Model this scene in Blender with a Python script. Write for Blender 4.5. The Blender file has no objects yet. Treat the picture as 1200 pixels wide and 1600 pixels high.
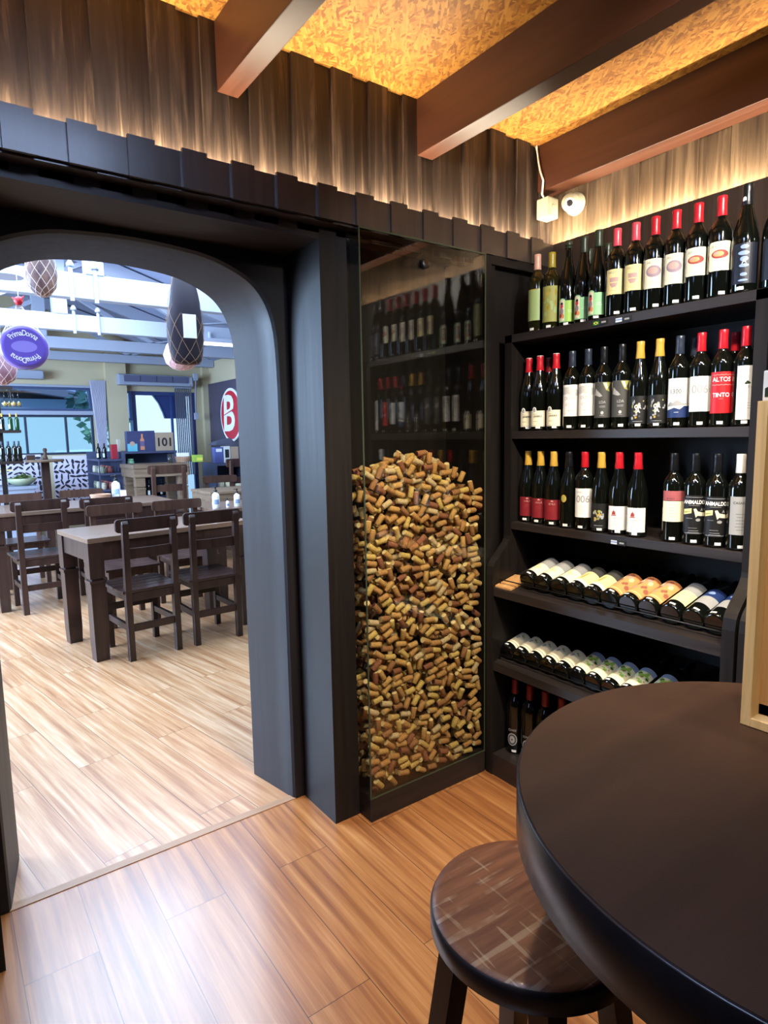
import bpy, bmesh, math, random
import numpy as np
from mathutils import Vector, Matrix
PI = math.pi
random.seed(7)
S = bpy.context.scene
C = S.collection

# ------------------------------------------------------------------ camera
F_PX, YAW, PITCH, ROLL, EYE = 972.27, math.radians(35.934), math.radians(7.034), math.radians(-1.022), 1.5
fw = Vector((math.sin(YAW)*math.cos(PITCH), math.cos(YAW)*math.cos(PITCH), -math.sin(PITCH)))
rt = Vector((math.cos(YAW), -math.sin(YAW), 0)); up = rt.cross(fw)
rt2 = rt*math.cos(ROLL)+up*math.sin(ROLL); up2 = -rt*math.sin(ROLL)+up*math.cos(ROLL)
cam = bpy.data.cameras.new('camera'); cam.sensor_fit = 'VERTICAL'; cam.sensor_height = 32.0
cam.lens = F_PX/1600*32.0; cam.clip_start = 0.05; cam.clip_end = 300
co = bpy.data.objects.new('camera', cam); C.objects.link(co)
co.matrix_world = Matrix(((rt2.x, up2.x, -fw.x, 0), (rt2.y, up2.y, -fw.y, 0), (rt2.z, up2.z, -fw.z, EYE), (0, 0, 0, 1)))
S.camera = co
def ray(x, y): return fw+rt2*((x-600)/F_PX)-up2*((y-800)/F_PX)
def onY(x, y, Y): d = ray(x, y); p = d*(Y/d.y); return Vector((p.x, Y, p.z+EYE))
def onX(x, y, X): d = ray(x, y); p = d*(X/d.x); return Vector((X, p.y, p.z+EYE))
def onZ(x, y, Z): d = ray(x, y); p = d*((Z-EYE)/d.z); return Vector((p.x, p.y, Z))

# ------------------------------------------------------------------ exposure, world, lamps
S.view_settings.view_transform = 'Standard'; S.view_settings.look = 'None'
S.view_settings.gamma = 1; S.view_settings.use_curve_mapping = False
S.view_settings.exposure = 0.0
W = bpy.data.worlds.new('sky'); S.world = W; W.use_nodes = True
bg = W.node_tree.nodes['Background']; bg.inputs[0].default_value = (0.50, 0.74, 1.0, 1); bg.inputs[1].default_value = 2.0
def area(name, loc, target, sx, sy, power, col=(1, 1, 1), spread=None):
    l = bpy.data.lights.new(name, 'AREA'); l.shape = 'RECTANGLE'; l.size = sx; l.size_y = sy; l.energy = power; l.color = col
    if spread: l.spread = math.radians(spread)
    o = bpy.data.objects.new(name, l); C.objects.link(o); o.location = loc
    o.rotation_euler = (Vector(target)-Vector(loc)).to_track_quat('-Z', 'Y').to_euler()
    return o
WARM = (1.0, 0.72, 0.40); COOL = (0.70, 0.82, 1.0); NEUT = (1.0, 0.93, 0.84)
# strips hidden behind the valances
area('strip_light_rear', (0.9, 1.926, 2.315), (0.9, 1.929, 3.3), 2.8, 0.012, 36, (1.0, .85, .62))
area('strip_light_side', (2.352, 0.75, 2.315), (2.355, 0.75, 3.3), 2.3, 0.012, 31, (1.0, .85, .62)).rotation_euler = (PI, 0, PI/2)
# ceiling spots of the wine room; the last is added to brighten the crate
for x, y, z, tx, ty, tz, p, c, a in ((1.20, .62, 2.50, 1.75, 1.75, .35, 125, (1, .82, .56), 80), (1.25, .25, 2.50, 2.05, 1.35, 1.6, 120, (1, .95, .86), 95), (1.2, -.35, 2.5, 2.05, .95, 1.2, 70, (1, .93, .82), 95), (.95, .95, 2.52, 1.40, 1.40, 0, 80, (1, .80, .52), 80), (-.1, -.2, 2.5, 1.10, .32, 1.38, 85, (1, .90, .72), 28)):
    l = bpy.data.lights.new('spot_lamp', 'SPOT'); l.energy = p; l.color = c; l.spot_size = math.radians(a); l.spot_blend = .7; l.shadow_soft_size = .03
    o = bpy.data.objects.new('ceiling_spot', l); C.objects.link(o); o.location = (x, y, z)
    o.rotation_euler = (Vector((tx, ty, tz))-Vector((x, y, z))).to_track_quat('-Z', 'Y').to_euler()
area('cool_ceiling_panel', (.38, .62, 2.735), (.38, .62, 0), .75, .4, 24, (.48, .64, 1.0))
area('added_cool_fill', (-0.75, 0.9, 2.35), (0.45, 1.95, 2.1), .6, .5, 4, (.36, .52, 1.0))  # unseen fill added to tint the portal head blue; no window here
# dining room ceiling light, with fills added at the left and under the roof
area('added_dining_side_fill', (-2.8, 6.0, 1.9), (1.5, 5.6, 0.6), 4.5, 1.8, 980, (.48, .69, 1.0))  # added fill standing in for unseen windows on the left
area('dining_ceiling_light', (1.2, 4.72, 3.25), (1.2, 4.8, 0), 3.5, 3.1, 430, (.62, .80, 1.0))
area('added_roof_panel_light', (.8, 6.65, 3.42), (.8, 6.6, 0), 2.0, .65, 110, (.70, .84, 1.0))  # panel added to whiten the floor reflections; the roof has no opening
sun = bpy.data.lights.new('sun', 'SUN'); sun.energy = 3.0; sun.angle = .02; so = bpy.data.objects.new('sun', sun); C.objects.link(so)
so.rotation_euler = Vector((.35, .6, -.75)).to_track_quat('-Z', 'Y').to_euler()

# ------------------------------------------------------------------ materials
def lin(c): return tuple(((v/255)/12.92 if v/255 <= .04045 else (((v/255)+.055)/1.055)**2.4) for v in c)
def mat(name, col, rough=.5, metal=0., spec=.5, coat=0., emit=None, es=0., trans=0., ior=1.45, srgb=True):
    m = bpy.data.materials.new(name); m.use_nodes = True; b = m.node_tree.nodes['Principled BSDF']
    c = lin(col) if srgb else col
    b.inputs['Base Color'].default_value = (*c, 1); b.inputs['Roughness'].default_value = rough
    b.inputs['Metallic'].default_value = metal; b.inputs['Specular IOR Level'].default_value = spec
    b.inputs['Coat Weight'].default_value = coat; b.inputs['Coat Roughness'].default_value = .08
    b.inputs['Transmission Weight'].default_value = trans; b.inputs['IOR'].default_value = ior
    if emit: b.inputs['Emission Color'].default_value = (*lin(emit), 1); b.inputs['Emission Strength'].default_value = es
    return m
class NT:
    def __init__(s, m): s.t = m.node_tree; s.n = s.t.nodes; s.b = s.n['Principled BSDF']
    def add(s, ty, **k):
        nd = s.n.new(ty)
        for a, v in k.items(): setattr(nd, a, v)
        return nd
    def ln(s, a, b): s.t.links.new(a, b)
    def coord(s, scale=(1, 1, 1), rot=(0, 0, 0), loc=(0, 0, 0), kind='Object'):
        tc = s.add('ShaderNodeTexCoord'); mp = s.add('ShaderNodeMapping')
        mp.inputs['Scale'].default_value = scale; mp.inputs['Rotation'].default_value = rot; mp.inputs['Location'].default_value = loc
        s.ln(tc.outputs[kind], mp.inputs[0]); return mp.outputs[0]
    def rcoord(s, scale, rot, loc=(0, 0, 0)):
        v = s.coord((1, 1, 1), rot, loc); mp = s.add('ShaderNodeMapping'); mp.inputs['Scale'].default_value = scale; s.ln(v, mp.inputs[0]); return mp.outputs[0]
    def noise(s, v, scale=5, detail=4, rough=.6, dist=0):
        n = s.add('ShaderNodeTexNoise'); n.inputs['Scale'].default_value = scale; n.inputs['Detail'].default_value = detail
        n.inputs['Roughness'].default_value = rough; n.inputs['Distortion'].default_value = dist; s.ln(v, n.inputs['Vector']); return n.outputs[0]
    def ramp(s, fac, stops, interp='LINEAR'):
        r = s.add('ShaderNodeValToRGB'); r.color_ramp.interpolation = interp; e = r.color_ramp.elements
        while len(e) < len(stops): e.new(.5)
        for i, (p, c) in enumerate(stops): e[i].position = p; e[i].color = (*(lin(c)), 1)
        s.ln(fac, r.inputs[0]); return r.outputs[0]
    def mix(s, a, b, fac=.5, mode='MIX'):
        m = s.add('ShaderNodeMix', data_type='RGBA', blend_type=mode)
        for sock, v in ((m.inputs[0], fac), (m.inputs[6], a), (m.inputs[7], b)):
            if hasattr(v, 'is_output') or isinstance(v, bpy.types.NodeSocket): s.ln(v, sock)
            elif isinstance(v, (int, float)): sock.default_value = v
            else: sock.default_value = (*lin(v), 1)
        return m.outputs[2]
    def bump(s, h, st=.2, d=.002):
        b = s.add('ShaderNodeBump'); b.inputs['Strength'].default_value = st; b.inputs['Distance'].default_value = d
        s.ln(h, b.inputs['Height']); s.ln(b.outputs[0], s.b.inputs['Normal'])
def wood(name, c1, c2, grain='z', rough=.4, coat=0., scale=1., bump=.15, c3=None):
    m = mat(name, c1, rough, coat=coat); n = NT(m)
    k = {'z': (30, 30, 1.6), 'x': (1.6, 30, 30), 'y': (30, 1.6, 30)}[grain]
    v = n.coord(tuple(a*scale for a in k)); f = n.noise(v, 1.0, 6, .65, .6)
    stops = [(.3, c1), (.7, c2)] if c3 is None else [(.3, c1), (.52, c2), (.7, c3)]
    n.ln(n.ramp(f, stops), n.b.inputs['Base Color'])
    r = n.add('ShaderNodeMapRange'); r.inputs[3].default_value = rough-.08; r.inputs[4].default_value = rough+.12; n.ln(f, r.inputs[0]); n.ln(r.outputs[0], n.b.inputs['Roughness'])
    n.bump(f, bump, .001); return m
def floor_mat(name, ang, off, row, cols):
    m = mat(name, (170, 120, 75), .3, coat=1.); n = NT(m); n.b.inputs['Coat Roughness'].default_value = .26; n.b.inputs['Coat IOR'].default_value = 1.68
    v = n.coord((1, 1, 1), (0, 0, ang), off)
    br = n.add('ShaderNodeTexBrick'); br.offset = .43; br.inputs['Scale'].default_value = 1; br.inputs['Mortar Size'].default_value = .0011
    br.inputs['Brick Width'].default_value = 1.3; br.inputs['Row Height'].default_value = row; br.inputs['Mortar Smooth'].default_value = .1; br.inputs['Bias'].default_value = 0
    br.inputs['Color1'].default_value = (0, 0, 0, 1); br.inputs['Color2'].default_value = (1, 1, 1, 1); br.inputs['Mortar'].default_value = (.5, .5, .5, 1)
    n.ln(v, br.inputs['Vector'])
    st = n.add('ShaderNodeMapping'); st.inputs['Scale'].default_value = (1.3, 34, 1); n.ln(v, st.inputs[0])
    add = n.add('ShaderNodeVectorMath', operation='ADD'); sc = n.add('ShaderNodeVectorMath', operation='SCALE'); sc.inputs['Scale'].default_value = 13.0
    n.ln(br.outputs['Color'], sc.inputs[0]); n.ln(st.outputs[0], add.inputs[0]); n.ln(sc.outputs[0], add.inputs[1])
    f = n.noise(add.outputs[0], 1.0, 5, .62, .3)
    st2 = n.add('ShaderNodeMapping'); st2.inputs['Scale'].default_value = (5, 150, 1); n.ln(v, st2.inputs[0]); f2 = n.noise(st2.outputs[0], 1.0, 3, .6)
    base = n.ramp(f, list(zip((.28, .45, .58, .74), cols)))
    b2 = n.mix(base, (120, 70, 40), n.ramp(f2, [(.45, (0, 0, 0)), (.75, (150, 150, 150))]))
    b3 = n.mix(b2, (60, 38, 26), br.outputs['Fac'])
    n.ln(b3, n.b.inputs['Base Color'])
    vn = n.coord((1.6, 1.6, 1)); w = n.noise(vn, 2.0, 3, .5)
    mr = n.add('ShaderNodeMapRange'); mr.inputs[3].default_value = .22; mr.inputs[4].default_value = .42; n.ln(w, mr.inputs[0]); n.ln(mr.outputs[0], n.b.inputs['Roughness'])
    sub = n.add('ShaderNodeMath', operation='MULTIPLY_ADD'); sub.inputs[1].default_value = -1.2; n.ln(br.outputs['Fac'], sub.inputs[0]); n.ln(w, sub.inputs[2])
    n.bump(sub.outputs[0], .35, .0025); return m
M = {}
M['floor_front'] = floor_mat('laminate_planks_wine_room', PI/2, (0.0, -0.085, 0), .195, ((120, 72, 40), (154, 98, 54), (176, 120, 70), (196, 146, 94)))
M['floor_back'] = floor_mat('laminate_planks_dining_lit', math.radians(79.6), (.3, -.02, 0), .19, ((142, 92, 58), (176, 130, 90), (194, 154, 116), (212, 180, 146)))  # same laminate as the wine room, stronger light put into paler colours
M['black_wood'] = wood('dark_stained_board', (18, 15, 14), (29, 24, 22), 'z', .46)
M['black_wood_x'] = wood('dark_stained_board_long', (30, 24, 22), (50, 40, 36), 'x', .38)
M['black_wood_y'] = wood('dark_stained_shelf_board', (27, 23, 22), (46, 39, 37), 'y', .38)
for k_ in ('black_wood', 'black_wood_x'): M[k_].node_tree.nodes['Principled BSDF'].inputs['Specular IOR Level'].default_value = .28
M['arch'] = wood('dark_arch_panel', (22, 19, 22), (29, 25, 28), 'z', .5, bump=.05); M['arch'].node_tree.nodes['Principled BSDF'].inputs['Specular IOR Level'].default_value = .35
M['wall_board'] = wood('rough_wall_board', (30, 23, 20), (54, 42, 34), 'z', .5, c3=(100, 82, 66), bump=.5)
M['valance'] = wood('valance_board', (40, 33, 30), (58, 47, 41), 'z', .4, coat=.7); M['valance'].node_tree.nodes['Principled BSDF'].inputs['Coat Roughness'].default_value = .24
M['beam'] = wood('brown_painted_beam', (62, 34, 22), (76, 42, 26), 'y', .4, bump=.05)
M['table'] = wood('walnut_table_top', (42, 24, 13), (62, 37, 20), 'x', .5, scale=.5, bump=.05)
M['table_rim'] = wood('dark_table_rim', (34, 30, 32), (44, 40, 42), 'x', .3, bump=.05)
M['chair'] = wood('dark_reddish_chair_wood', (34, 21, 19), (58, 36, 30), 'z', .38, coat=.15)
M['chair_b'] = wood('brown_chair_wood', (52, 34, 28), (80, 54, 42), 'z', .4, coat=.1)
M['seat_wood'] = wood('chair_seat_planks', (42, 28, 26), (66, 46, 42), 'y', .32, coat=.2)
M['old_table'] = wood('weathered_table_wood', (96, 78, 62), (140, 118, 96), 'x', .45)
M['dt_top'] = wood('dining_table_top', (92, 72, 60), (120, 98, 84), 'x', .3, coat=.2)
M['pine'] = wood('pine_crate_wood', (196, 156, 100), (222, 186, 130), 'z', .5, c3=(205, 165, 108))
M['light_wood'] = wood('light_post_wood', (170, 120, 70), (205, 160, 105), 'z', .5)
def osb():
    m = mat('strand_board', (200, 150, 70), .55); n = NT(m); base = None; prev = None
    for i, (r, c) in enumerate(((.3, (164, 104, 34)), (1.35, (146, 90, 30)), (2.2, (174, 118, 46)))):
        v = n.rcoord((30, 115, 1), (0, 0, r), (i*3.1, i*1.7, 0)); vo = n.add('ShaderNodeTexVoronoi'); vo.inputs['Scale'].default_value = 1; n.ln(v, vo.inputs['Vector'])
        sp = n.add('ShaderNodeSeparateColor'); n.ln(vo.outputs['Color'], sp.inputs[0])
        col = n.ramp(sp.outputs[0], [(0, (122, 74, 26)), (.45, c), (1, (188, 134, 58))])
        if base is None: base = col; hh = sp.outputs[0]
        else: base = n.mix(base, col, n.ramp(sp.outputs[1], [(.5, (0, 0, 0)), (.52, (255, 255, 255))])); 
    n.ln(base, n.b.inputs['Base Color']); n.bump(hh, .3, .002); return m
M['osb'] = osb()
def glass(name, tint=(235, 245, 238), add=0.0, rough=0.0):
    m = bpy.data.materials.new(name); m.use_nodes = True; t = m.node_tree; t.nodes.clear()
    o = t.nodes.new('ShaderNodeOutputMaterial'); tr = t.nodes.new('ShaderNodeBsdfTransparent'); g = t.nodes.new('ShaderNodeBsdfGlossy'); mx = t.nodes.new('ShaderNodeMixShader'); fr = t.nodes.new('ShaderNodeFresnel')
    gm = t.nodes.new('ShaderNodeNewGeometry'); io = t.nodes.new('ShaderNodeMapRange'); io.inputs[3].default_value = 1.5; io.inputs[4].default_value = 1/1.5; t.links.new(gm.outputs['Backfacing'], io.inputs[0]); t.links.new(io.outputs[0], fr.inputs[0]); tr.inputs[0].default_value = (*lin(tint), 1); g.inputs['Roughness'].default_value = rough
    ma = t.nodes.new('ShaderNodeMath'); ma.operation = 'ADD'; ma.inputs[1].default_value = add; t.links.new(fr.outputs[0], ma.inputs[0])
    t.links.new(ma.outputs[0], mx.inputs[0]); t.links.new(tr.outputs[0], mx.inputs[1]); t.links.new(g.outputs[0], mx.inputs[2]); t.links.new(mx.outputs[0], o.inputs[0]); return m
M['glass'] = glass('clear_glass', (244, 244, 238), .02)
M['glass_edge'] = mat('green_glass_edge', (58, 64, 48), .25)
M['tinted_glass'] = glass('tinted_window_glass', (190, 204, 230), .08)
M['window_glass'] = glass('window_glass', (240, 248, 255), .0)
M['bottle'] = mat('dark_bottle_glass', (10, 12, 9), .06, spec=.6, coat=.3)
M['bottle_olive'] = mat('olive_bottle_glass', (26, 26, 10), .07, spec=.6, coat=.3)
M['bottle_green'] = mat('green_bottle_glass', (24, 60, 30), .1)
for k, c, r in (('cap_red', (176, 26, 38), .3), ('cap_rose', (205, 70, 84), .3), ('cap_dkred', (120, 16, 20), .35), ('cap_gold', (190, 150, 60), .3), ('cap_olive', (150, 132, 40), .35), ('cap_pink', (206, 160, 140), .35),
        ('cap_black', (16, 17, 20), .3), ('cap_navy', (40, 48, 62), .3), ('cap_green', (44, 54, 40), .35), ('cap_white', (225, 222, 215), .4), ('paper_white', (226, 226, 222), .6), ('paper_cream', (232, 214, 150), .6), ('paper_ivory', (230, 222, 190), .6),
        ('paper_grey', (150, 150, 148), .6), ('paper_dark', (62, 62, 60), .55), ('paper_black', (22, 22, 22), .5), ('paper_green', (150, 172, 110), .5), ('paper_mint', (150, 205, 150), .5), ('paper_lime', (150, 190, 80), .5), ('paper_red', (176, 24, 32), .45),
        ('paper_wine', (120, 28, 36), .45), ('paper_orange', (226, 150, 92), .55), ('paper_brown', (150, 92, 72), .55), ('paper_pink', (160, 84, 88), .55), ('ink', (40, 40, 44), .6), ('ink_grey', (150, 150, 150), .6), ('ink_silver', (170, 172, 176), .35), ('ink_rose', (186, 150, 140), .6),
        ('ink_red', (150, 60, 50), .6), ('ink_blue', (28, 48, 96), .5), ('ink_gold', (180, 150, 60), .4), ('ink_olive', (150, 150, 80), .6), ('ink_white', (235, 235, 232), .6), ('ink_violet', (150, 130, 140), .6), ('paper_blueblack', (24, 28, 40), .4), ('ink_ice', (130, 150, 190), .4)):
    M[k] = mat(k, c, r)
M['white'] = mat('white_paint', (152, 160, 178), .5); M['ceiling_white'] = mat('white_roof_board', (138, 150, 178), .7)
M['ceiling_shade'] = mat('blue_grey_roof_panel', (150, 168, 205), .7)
M['yellow_wall'] = mat('mustard_wall_paint', (188, 176, 146), .8)
M['steel'] = mat('grey_metal', (150, 150, 155), .35, .8); M['black'] = mat('black_plastic', (14, 14, 15), .4); M['plastic_white'] = mat('cream_plastic', (165, 160, 136), .35)
M['cable'] = mat('white_cable', (235, 232, 220), .5)

# ------------------------------------------------------------------ mesh helpers
def quadface(bm, pts, mi=0):
    f = bm.faces.new([bm.verts.new(p) for p in pts]); f.material_index = mi; return f
def box(bm, x0, x1, y0, y1, z0, z1, mi=0, bev=0.):
    x0, x1 = min(x0, x1), max(x0, x1); y0, y1 = min(y0, y1), max(y0, y1); z0, z1 = min(z0, z1), max(z0, z1)
    t = bmesh.new() if bev else bm
    v = [t.verts.new(p) for p in ((x0, y0, z0), (x1, y0, z0), (x1, y1, z0), (x0, y1, z0), (x0, y0, z1), (x1, y0, z1), (x1, y1, z1), (x0, y1, z1))]
    fs = [t.faces.new([v[i] for i in q]) for q in ((3, 2, 1, 0), (4, 5, 6, 7), (0, 1, 5, 4), (1, 2, 6, 5), (2, 3, 7, 6), (3, 0, 4, 7))]
    for f in fs: f.material_index = mi
    if bev:
        bmesh.ops.bevel(t, geom=list(t.edges), offset=bev, segments=2, profile=.6, affect='EDGES')
        join(bm, t, mi=mi)
def join(bm, t, mat4=None, mi=None):
    mp = {}
    for v in t.verts: mp[v] = bm.verts.new(mat4 @ v.co if mat4 else v.co)
    for f in t.faces:
        try: g = bm.faces.new([mp[v] for v in f.verts])
        except ValueError: continue
        g.material_index = f.material_index if mi is None else mi; g.smooth = f.smooth
    t.free()
def lathe(bm, prof, seg=24, mi=0, o=(0, 0, 0), smooth=True, a0=0, a1=2*PI, mat4=None):
    rings = []; full = abs(a1-a0-2*PI) < 1e-6; n = seg if full else seg+1
    for r, z in prof:
        ring = []
        for i in range(n):
            a = a0+(a1-a0)*i/seg; p = Vector((o[0]+r*math.cos(a), o[1]+r*math.sin(a), o[2]+z))
            ring.append(bm.verts.new(mat4 @ p if mat4 else p))
        rings.append(ring)
    for k in range(len(rings)-1):
        for i in range(seg):
            j = (i+1) % n
            f = bm.faces.new((rings[k][i], rings[k][j], rings[k+1][j], rings[k+1][i])); f.material_index = mi; f.smooth = smooth
    if full:
        for ring, fl in ((rings[0], True), (rings[-1], False)):
            f = bm.faces.new(ring[::-1] if fl else ring); f.material_index = mi
def tube(bm, pts, r, seg=8, mi=0, caps=True):
    pts = [Vector(p) for p in pts]; rr = r if isinstance(r, (list, tuple)) else [r]*len(pts); rings = []
    ref = None
    for i, p in enumerate(pts):
        d = (pts[min(i+1, len(pts)-1)]-pts[max(i-1, 0)]).normalized()
        if ref is None: ref = Vector((0, 0, 1)) if abs(d.z) < .9 else Vector((1, 0, 0))
        a = d.cross(ref).normalized(); b = d.cross(a).normalized(); ref = -b if False else ref
        rings.append([bm.verts.new(p+(a*math.cos(2*PI*k/seg)+b*math.sin(2*PI*k/seg))*rr[i]) for k in range(seg)])
    for k in range(len(rings)-1):
        for i in range(seg):
            f = bm.faces.new((rings[k][i], rings[k][(i+1) % seg], rings[k+1][(i+1) % seg], rings[k+1][i])); f.smooth = True; f.material_index = mi
    if caps:
        for ring in (rings[0], rings[-1]): bm.faces.new(ring).material_index = mi
def prism(bm, poly, axis, d0, d1, mi=0, bev=0.):
    """poly: 2D points; axis 'x': (y,z), 'y': (x,z), 'z': (x,y); extruded from d0 to d1 along axis"""
    def P(p, d): return {'x': (d, p[0], p[1]), 'y': (p[0], d, p[1]), 'z': (p[0], p[1], d)}[axis]
    t = bmesh.new(); a = [t.verts.new(P(p, d0)) for p in poly]; b = [t.verts.new(P(p, d1)) for p in poly]
    t.faces.new(a); t.faces.new(b[::-1])
    for i in range(len(poly)): j = (i+1) % len(poly); t.faces.new((a[i], b[i], b[j], a[j]))
    bmesh.ops.recalc_face_normals(t, faces=t.faces)
    if bev: bmesh.ops.bevel(t, geom=[e for e in t.edges], offset=bev, segments=2, profile=.6, affect='EDGES')
    join(bm, t, mi=mi)
def leg(bm, p0, p1, w0, w1, mi=0, d0=None, d1=None):
    """tapered square bar from p0 to p1 (mostly vertical)"""
    d0 = d0 or w0; d1 = d1 or w1
    vs = [bm.verts.new((p0[0]+sx*w0/2, p0[1]+sy*d0/2, p0[2])) for sx, sy in ((-1, -1), (1, -1), (1, 1), (-1, 1))]+[bm.verts.new((p1[0]+sx*w1/2, p1[1]+sy*d1/2, p1[2])) for sx, sy in ((-1, -1), (1, -1), (1, 1), (-1, 1))]
    for q in ((3, 2, 1, 0), (4, 5, 6, 7), (0, 1, 5, 4), (1, 2, 6, 5), (2, 3, 7, 6), (3, 0, 4, 7)): bm.faces.new([vs[i] for i in q]).material_index = mi
def arc(cx, cy, r, a0, a1, n=8): return [(cx+r*math.cos(math.radians(a0+(a1-a0)*i/n)), cy+r*math.sin(math.radians(a0+(a1-a0)*i/n))) for i in range(n+1)]
def rrect(x0, x1, y0, y1, r, n=4): return arc(x1-r, y1-r, r, 0, 90, n)+arc(x0+r, y1-r, r, 90, 180, n)+arc(x0+r, y0+r, r, 180, 270, n)+arc(x1-r, y0+r, r, 270, 360, n)
def obj(name, bm, mats, parent=None, loc=None, rot=None, recalc=False):
    if recalc: bmesh.ops.recalc_face_normals(bm, faces=bm.faces)
    me = bpy.data.meshes.new(name); bm.to_mesh(me); bm.free()
    for m in (mats if isinstance(mats, (list, tuple)) else [mats]): me.materials.append(m)
    o = bpy.data.objects.new(name, me); C.objects.link(o)
    if parent: o.parent = parent
    if loc is not None: o.location = loc
    if rot is not None: o.rotation_euler = rot
    return o
def tag(o, label, cat, group=None, kind=None):
    if label: o['label'] = label
    if cat: o['category'] = cat
    if group: o['group'] = group
    if kind: o['kind'] = kind
    return o
def thing(name, label, cat, loc=(0, 0, 0), rz=0, group=None):
    o = bpy.data.objects.new(name, None); o.empty_display_size = .05; C.objects.link(o); o.location = loc; o.rotation_euler = (0, 0, rz)
    return tag(o, label, cat, group)
def struct(name, bm, m, label=None, recalc=False): o = obj(name, bm, m, recalc=recalc); o['kind'] = 'structure'; o['label'] = label or name.replace('_', ' '); o['category'] = name.split('_')[0]; return o
def B(*a, **k): b = bmesh.new(); box(b, *a, **k); return b
def dup(root, loc, rz=None, label=None, group=None):
    r = root.copy(); C.objects.link(r); r.location = loc
    if rz is not None: r.rotation_euler = (0, 0, rz)
    if label: r['label'] = label
    if group: r['group'] = group
    for ch in list(root.children):
        c = ch.copy(); C.objects.link(c); c.parent = r
        for g in list(ch.children): d = g.copy(); C.objects.link(d); d.parent = c
    return r
_txt = {}
def text_polys(s, bold=0.):
    """outline triangles of a string, height 1, centred"""
    if (s, bold) in _txt: return _txt[(s, bold)]
    cu = bpy.data.curves.new('t', 'FONT'); cu.body = s; cu.align_x = 'CENTER'; cu.align_y = 'CENTER'; cu.size = 1.4; cu.offset = bold; cu.resolution_u = 3
    o = bpy.data.objects.new('t', cu); C.objects.link(o); bpy.context.view_layer.update()
    me = o.evaluated_get(bpy.context.evaluated_depsgraph_get()).to_mesh()
    V = [(v.co.x, v.co.y) for v in me.vertices]; Fc = [tuple(p.vertices) for p in me.polygons]
    C.objects.unlink(o); bpy.data.objects.remove(o); bpy.data.curves.remove(cu)
    _txt[(s, bold)] = (V, Fc); return V, Fc

# ------------------------------------------------------------------ setting: wine room
YF = 2.2      # front face of the arch panel
YB = 2.486    # dining-room side of the partition
ZC = 2.755
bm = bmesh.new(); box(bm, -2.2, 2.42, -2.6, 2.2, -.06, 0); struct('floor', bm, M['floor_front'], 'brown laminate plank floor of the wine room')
bm = bmesh.new(); box(bm, -3.2, 4.1, 2.202, 10.6, -.06, 0); struct('floor', bm, M['floor_back'], 'laminate plank floor of the dining room, its brighter light put into paler colour')
bm = bmesh.new(); box(bm, .05, 1.15, 2.20, 2.235, 0.0, .003); struct('trim_1', bm, wood('threshold_strip', (150, 118, 92), (176, 142, 114), 'x', .3, coat=.5), 'threshold strip across the archway floor')
bm = bmesh.new(); box(bm, -2.3, 2.5, -2.65, 2.49, ZC, ZC+.03); struct('ceiling', bm, M['osb'], 'strand board ceiling of the wine room')
# upper rear wall: overlapping vertical boards
bm = bmesh.new(); X0 = .299-.1545*17
for k in range(31):
    x = X0+.1545*k
    if x > 2.45: break
    box(bm, x, min(x+.1545, 2.44), 1.965, 2.02, 2.2, ZC)
    box(bm, x+.0, x+.085, 1.950, 1.9651, 2.2, ZC)
struct('wall_rear', bm, M['wall_board'], 'upper rear wall of vertical boards lit from below')
bm = bmesh.new()
for k in range(40):
    y = 2.0-.12*k
    box(bm, 2.385+(.0 if k % 2 else .008), 2.44, y-.12, y, 2.2, ZC)
struct('wall_right', bm, wood('side_wall_board', (56, 44, 34), (90, 72, 54), 'z', .45, c3=(128, 106, 80), bump=.5), 'upper right wall of brushed boards lit from below')
bm = bmesh.new(); box(bm, 2.325, 2.345, -2.6, 1.9, 0, 2.328); box(bm, 2.345, 2.45, -2.6, 1.93, 0, 2.30)
struct('wall_side_panel', bm, wood('side_panel', (46, 36, 32), (66, 54, 47), 'z', .3, bump=.05), 'dark panelled lower right wall')
bm = bmesh.new(); box(bm, -2.25, -2.2, -2.6, 2.05, 0, ZC); struct('wall_left', bm, M['black_wood'])
bm = bmesh.new(); box(bm, -2.2, 2.42, -2.65, -2.6, 0, ZC); struct('wall_near', bm, M['black_wood'])
# valance (board on board) hiding the lights
bm = bmesh.new()
for k in range(32):
    x = .1505*k-2.2
    if x > 2.3: break
    x1 = min(x+.1505, 2.322)
    box(bm, x, x1, 1.886, 1.898, 2.228, 2.326); box(bm, x+.004, min(x+.078, 2.322), 1.875, 1.8861, 2.224, 2.333)
box(bm, -2.2, 2.322, 1.8979, 1.955, 2.2205, 2.24)
struct('trim_2', bm, M['valance'], 'valance of short dark boards above the archway')
# rear wall right of the cork case
bm = bmesh.new(); box(bm, 1.93, 2.325, 1.925, 1.99, 0, 2.225); box(bm, 1.93, 1.965, 1.895, 1.926, 0, 2.225); box(bm, 1.93, 2.325, 1.885, 1.926, 2.19, 2.226)
struct('wall_rear_panel', bm, M['black_wood'], 'dark panel between cork case and wine shelf')
# portal
bm = bmesh.new(); box(bm, 1.155, 1.268, 1.95, 2.2, 0, 2.225); box(bm, 1.268, 1.93, 2.14, 2.2, 0, 2.225); struct('trim_3', bm, M['black_wood'], 'right post of the dark portal')
bm = bmesh.new(); box(bm, -2.2, .05, 1.95, 2.2, 0, 2.2399); struct('trim_4', bm, M['black_wood'], 'left post of the dark portal')
bm = bmesh.new(); box(bm, .05, 1.155, 1.95, 2.2, 2.18, 2.2399); struct('trim_5', bm, M['black_wood_x'], 'head of the dark portal')
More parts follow.
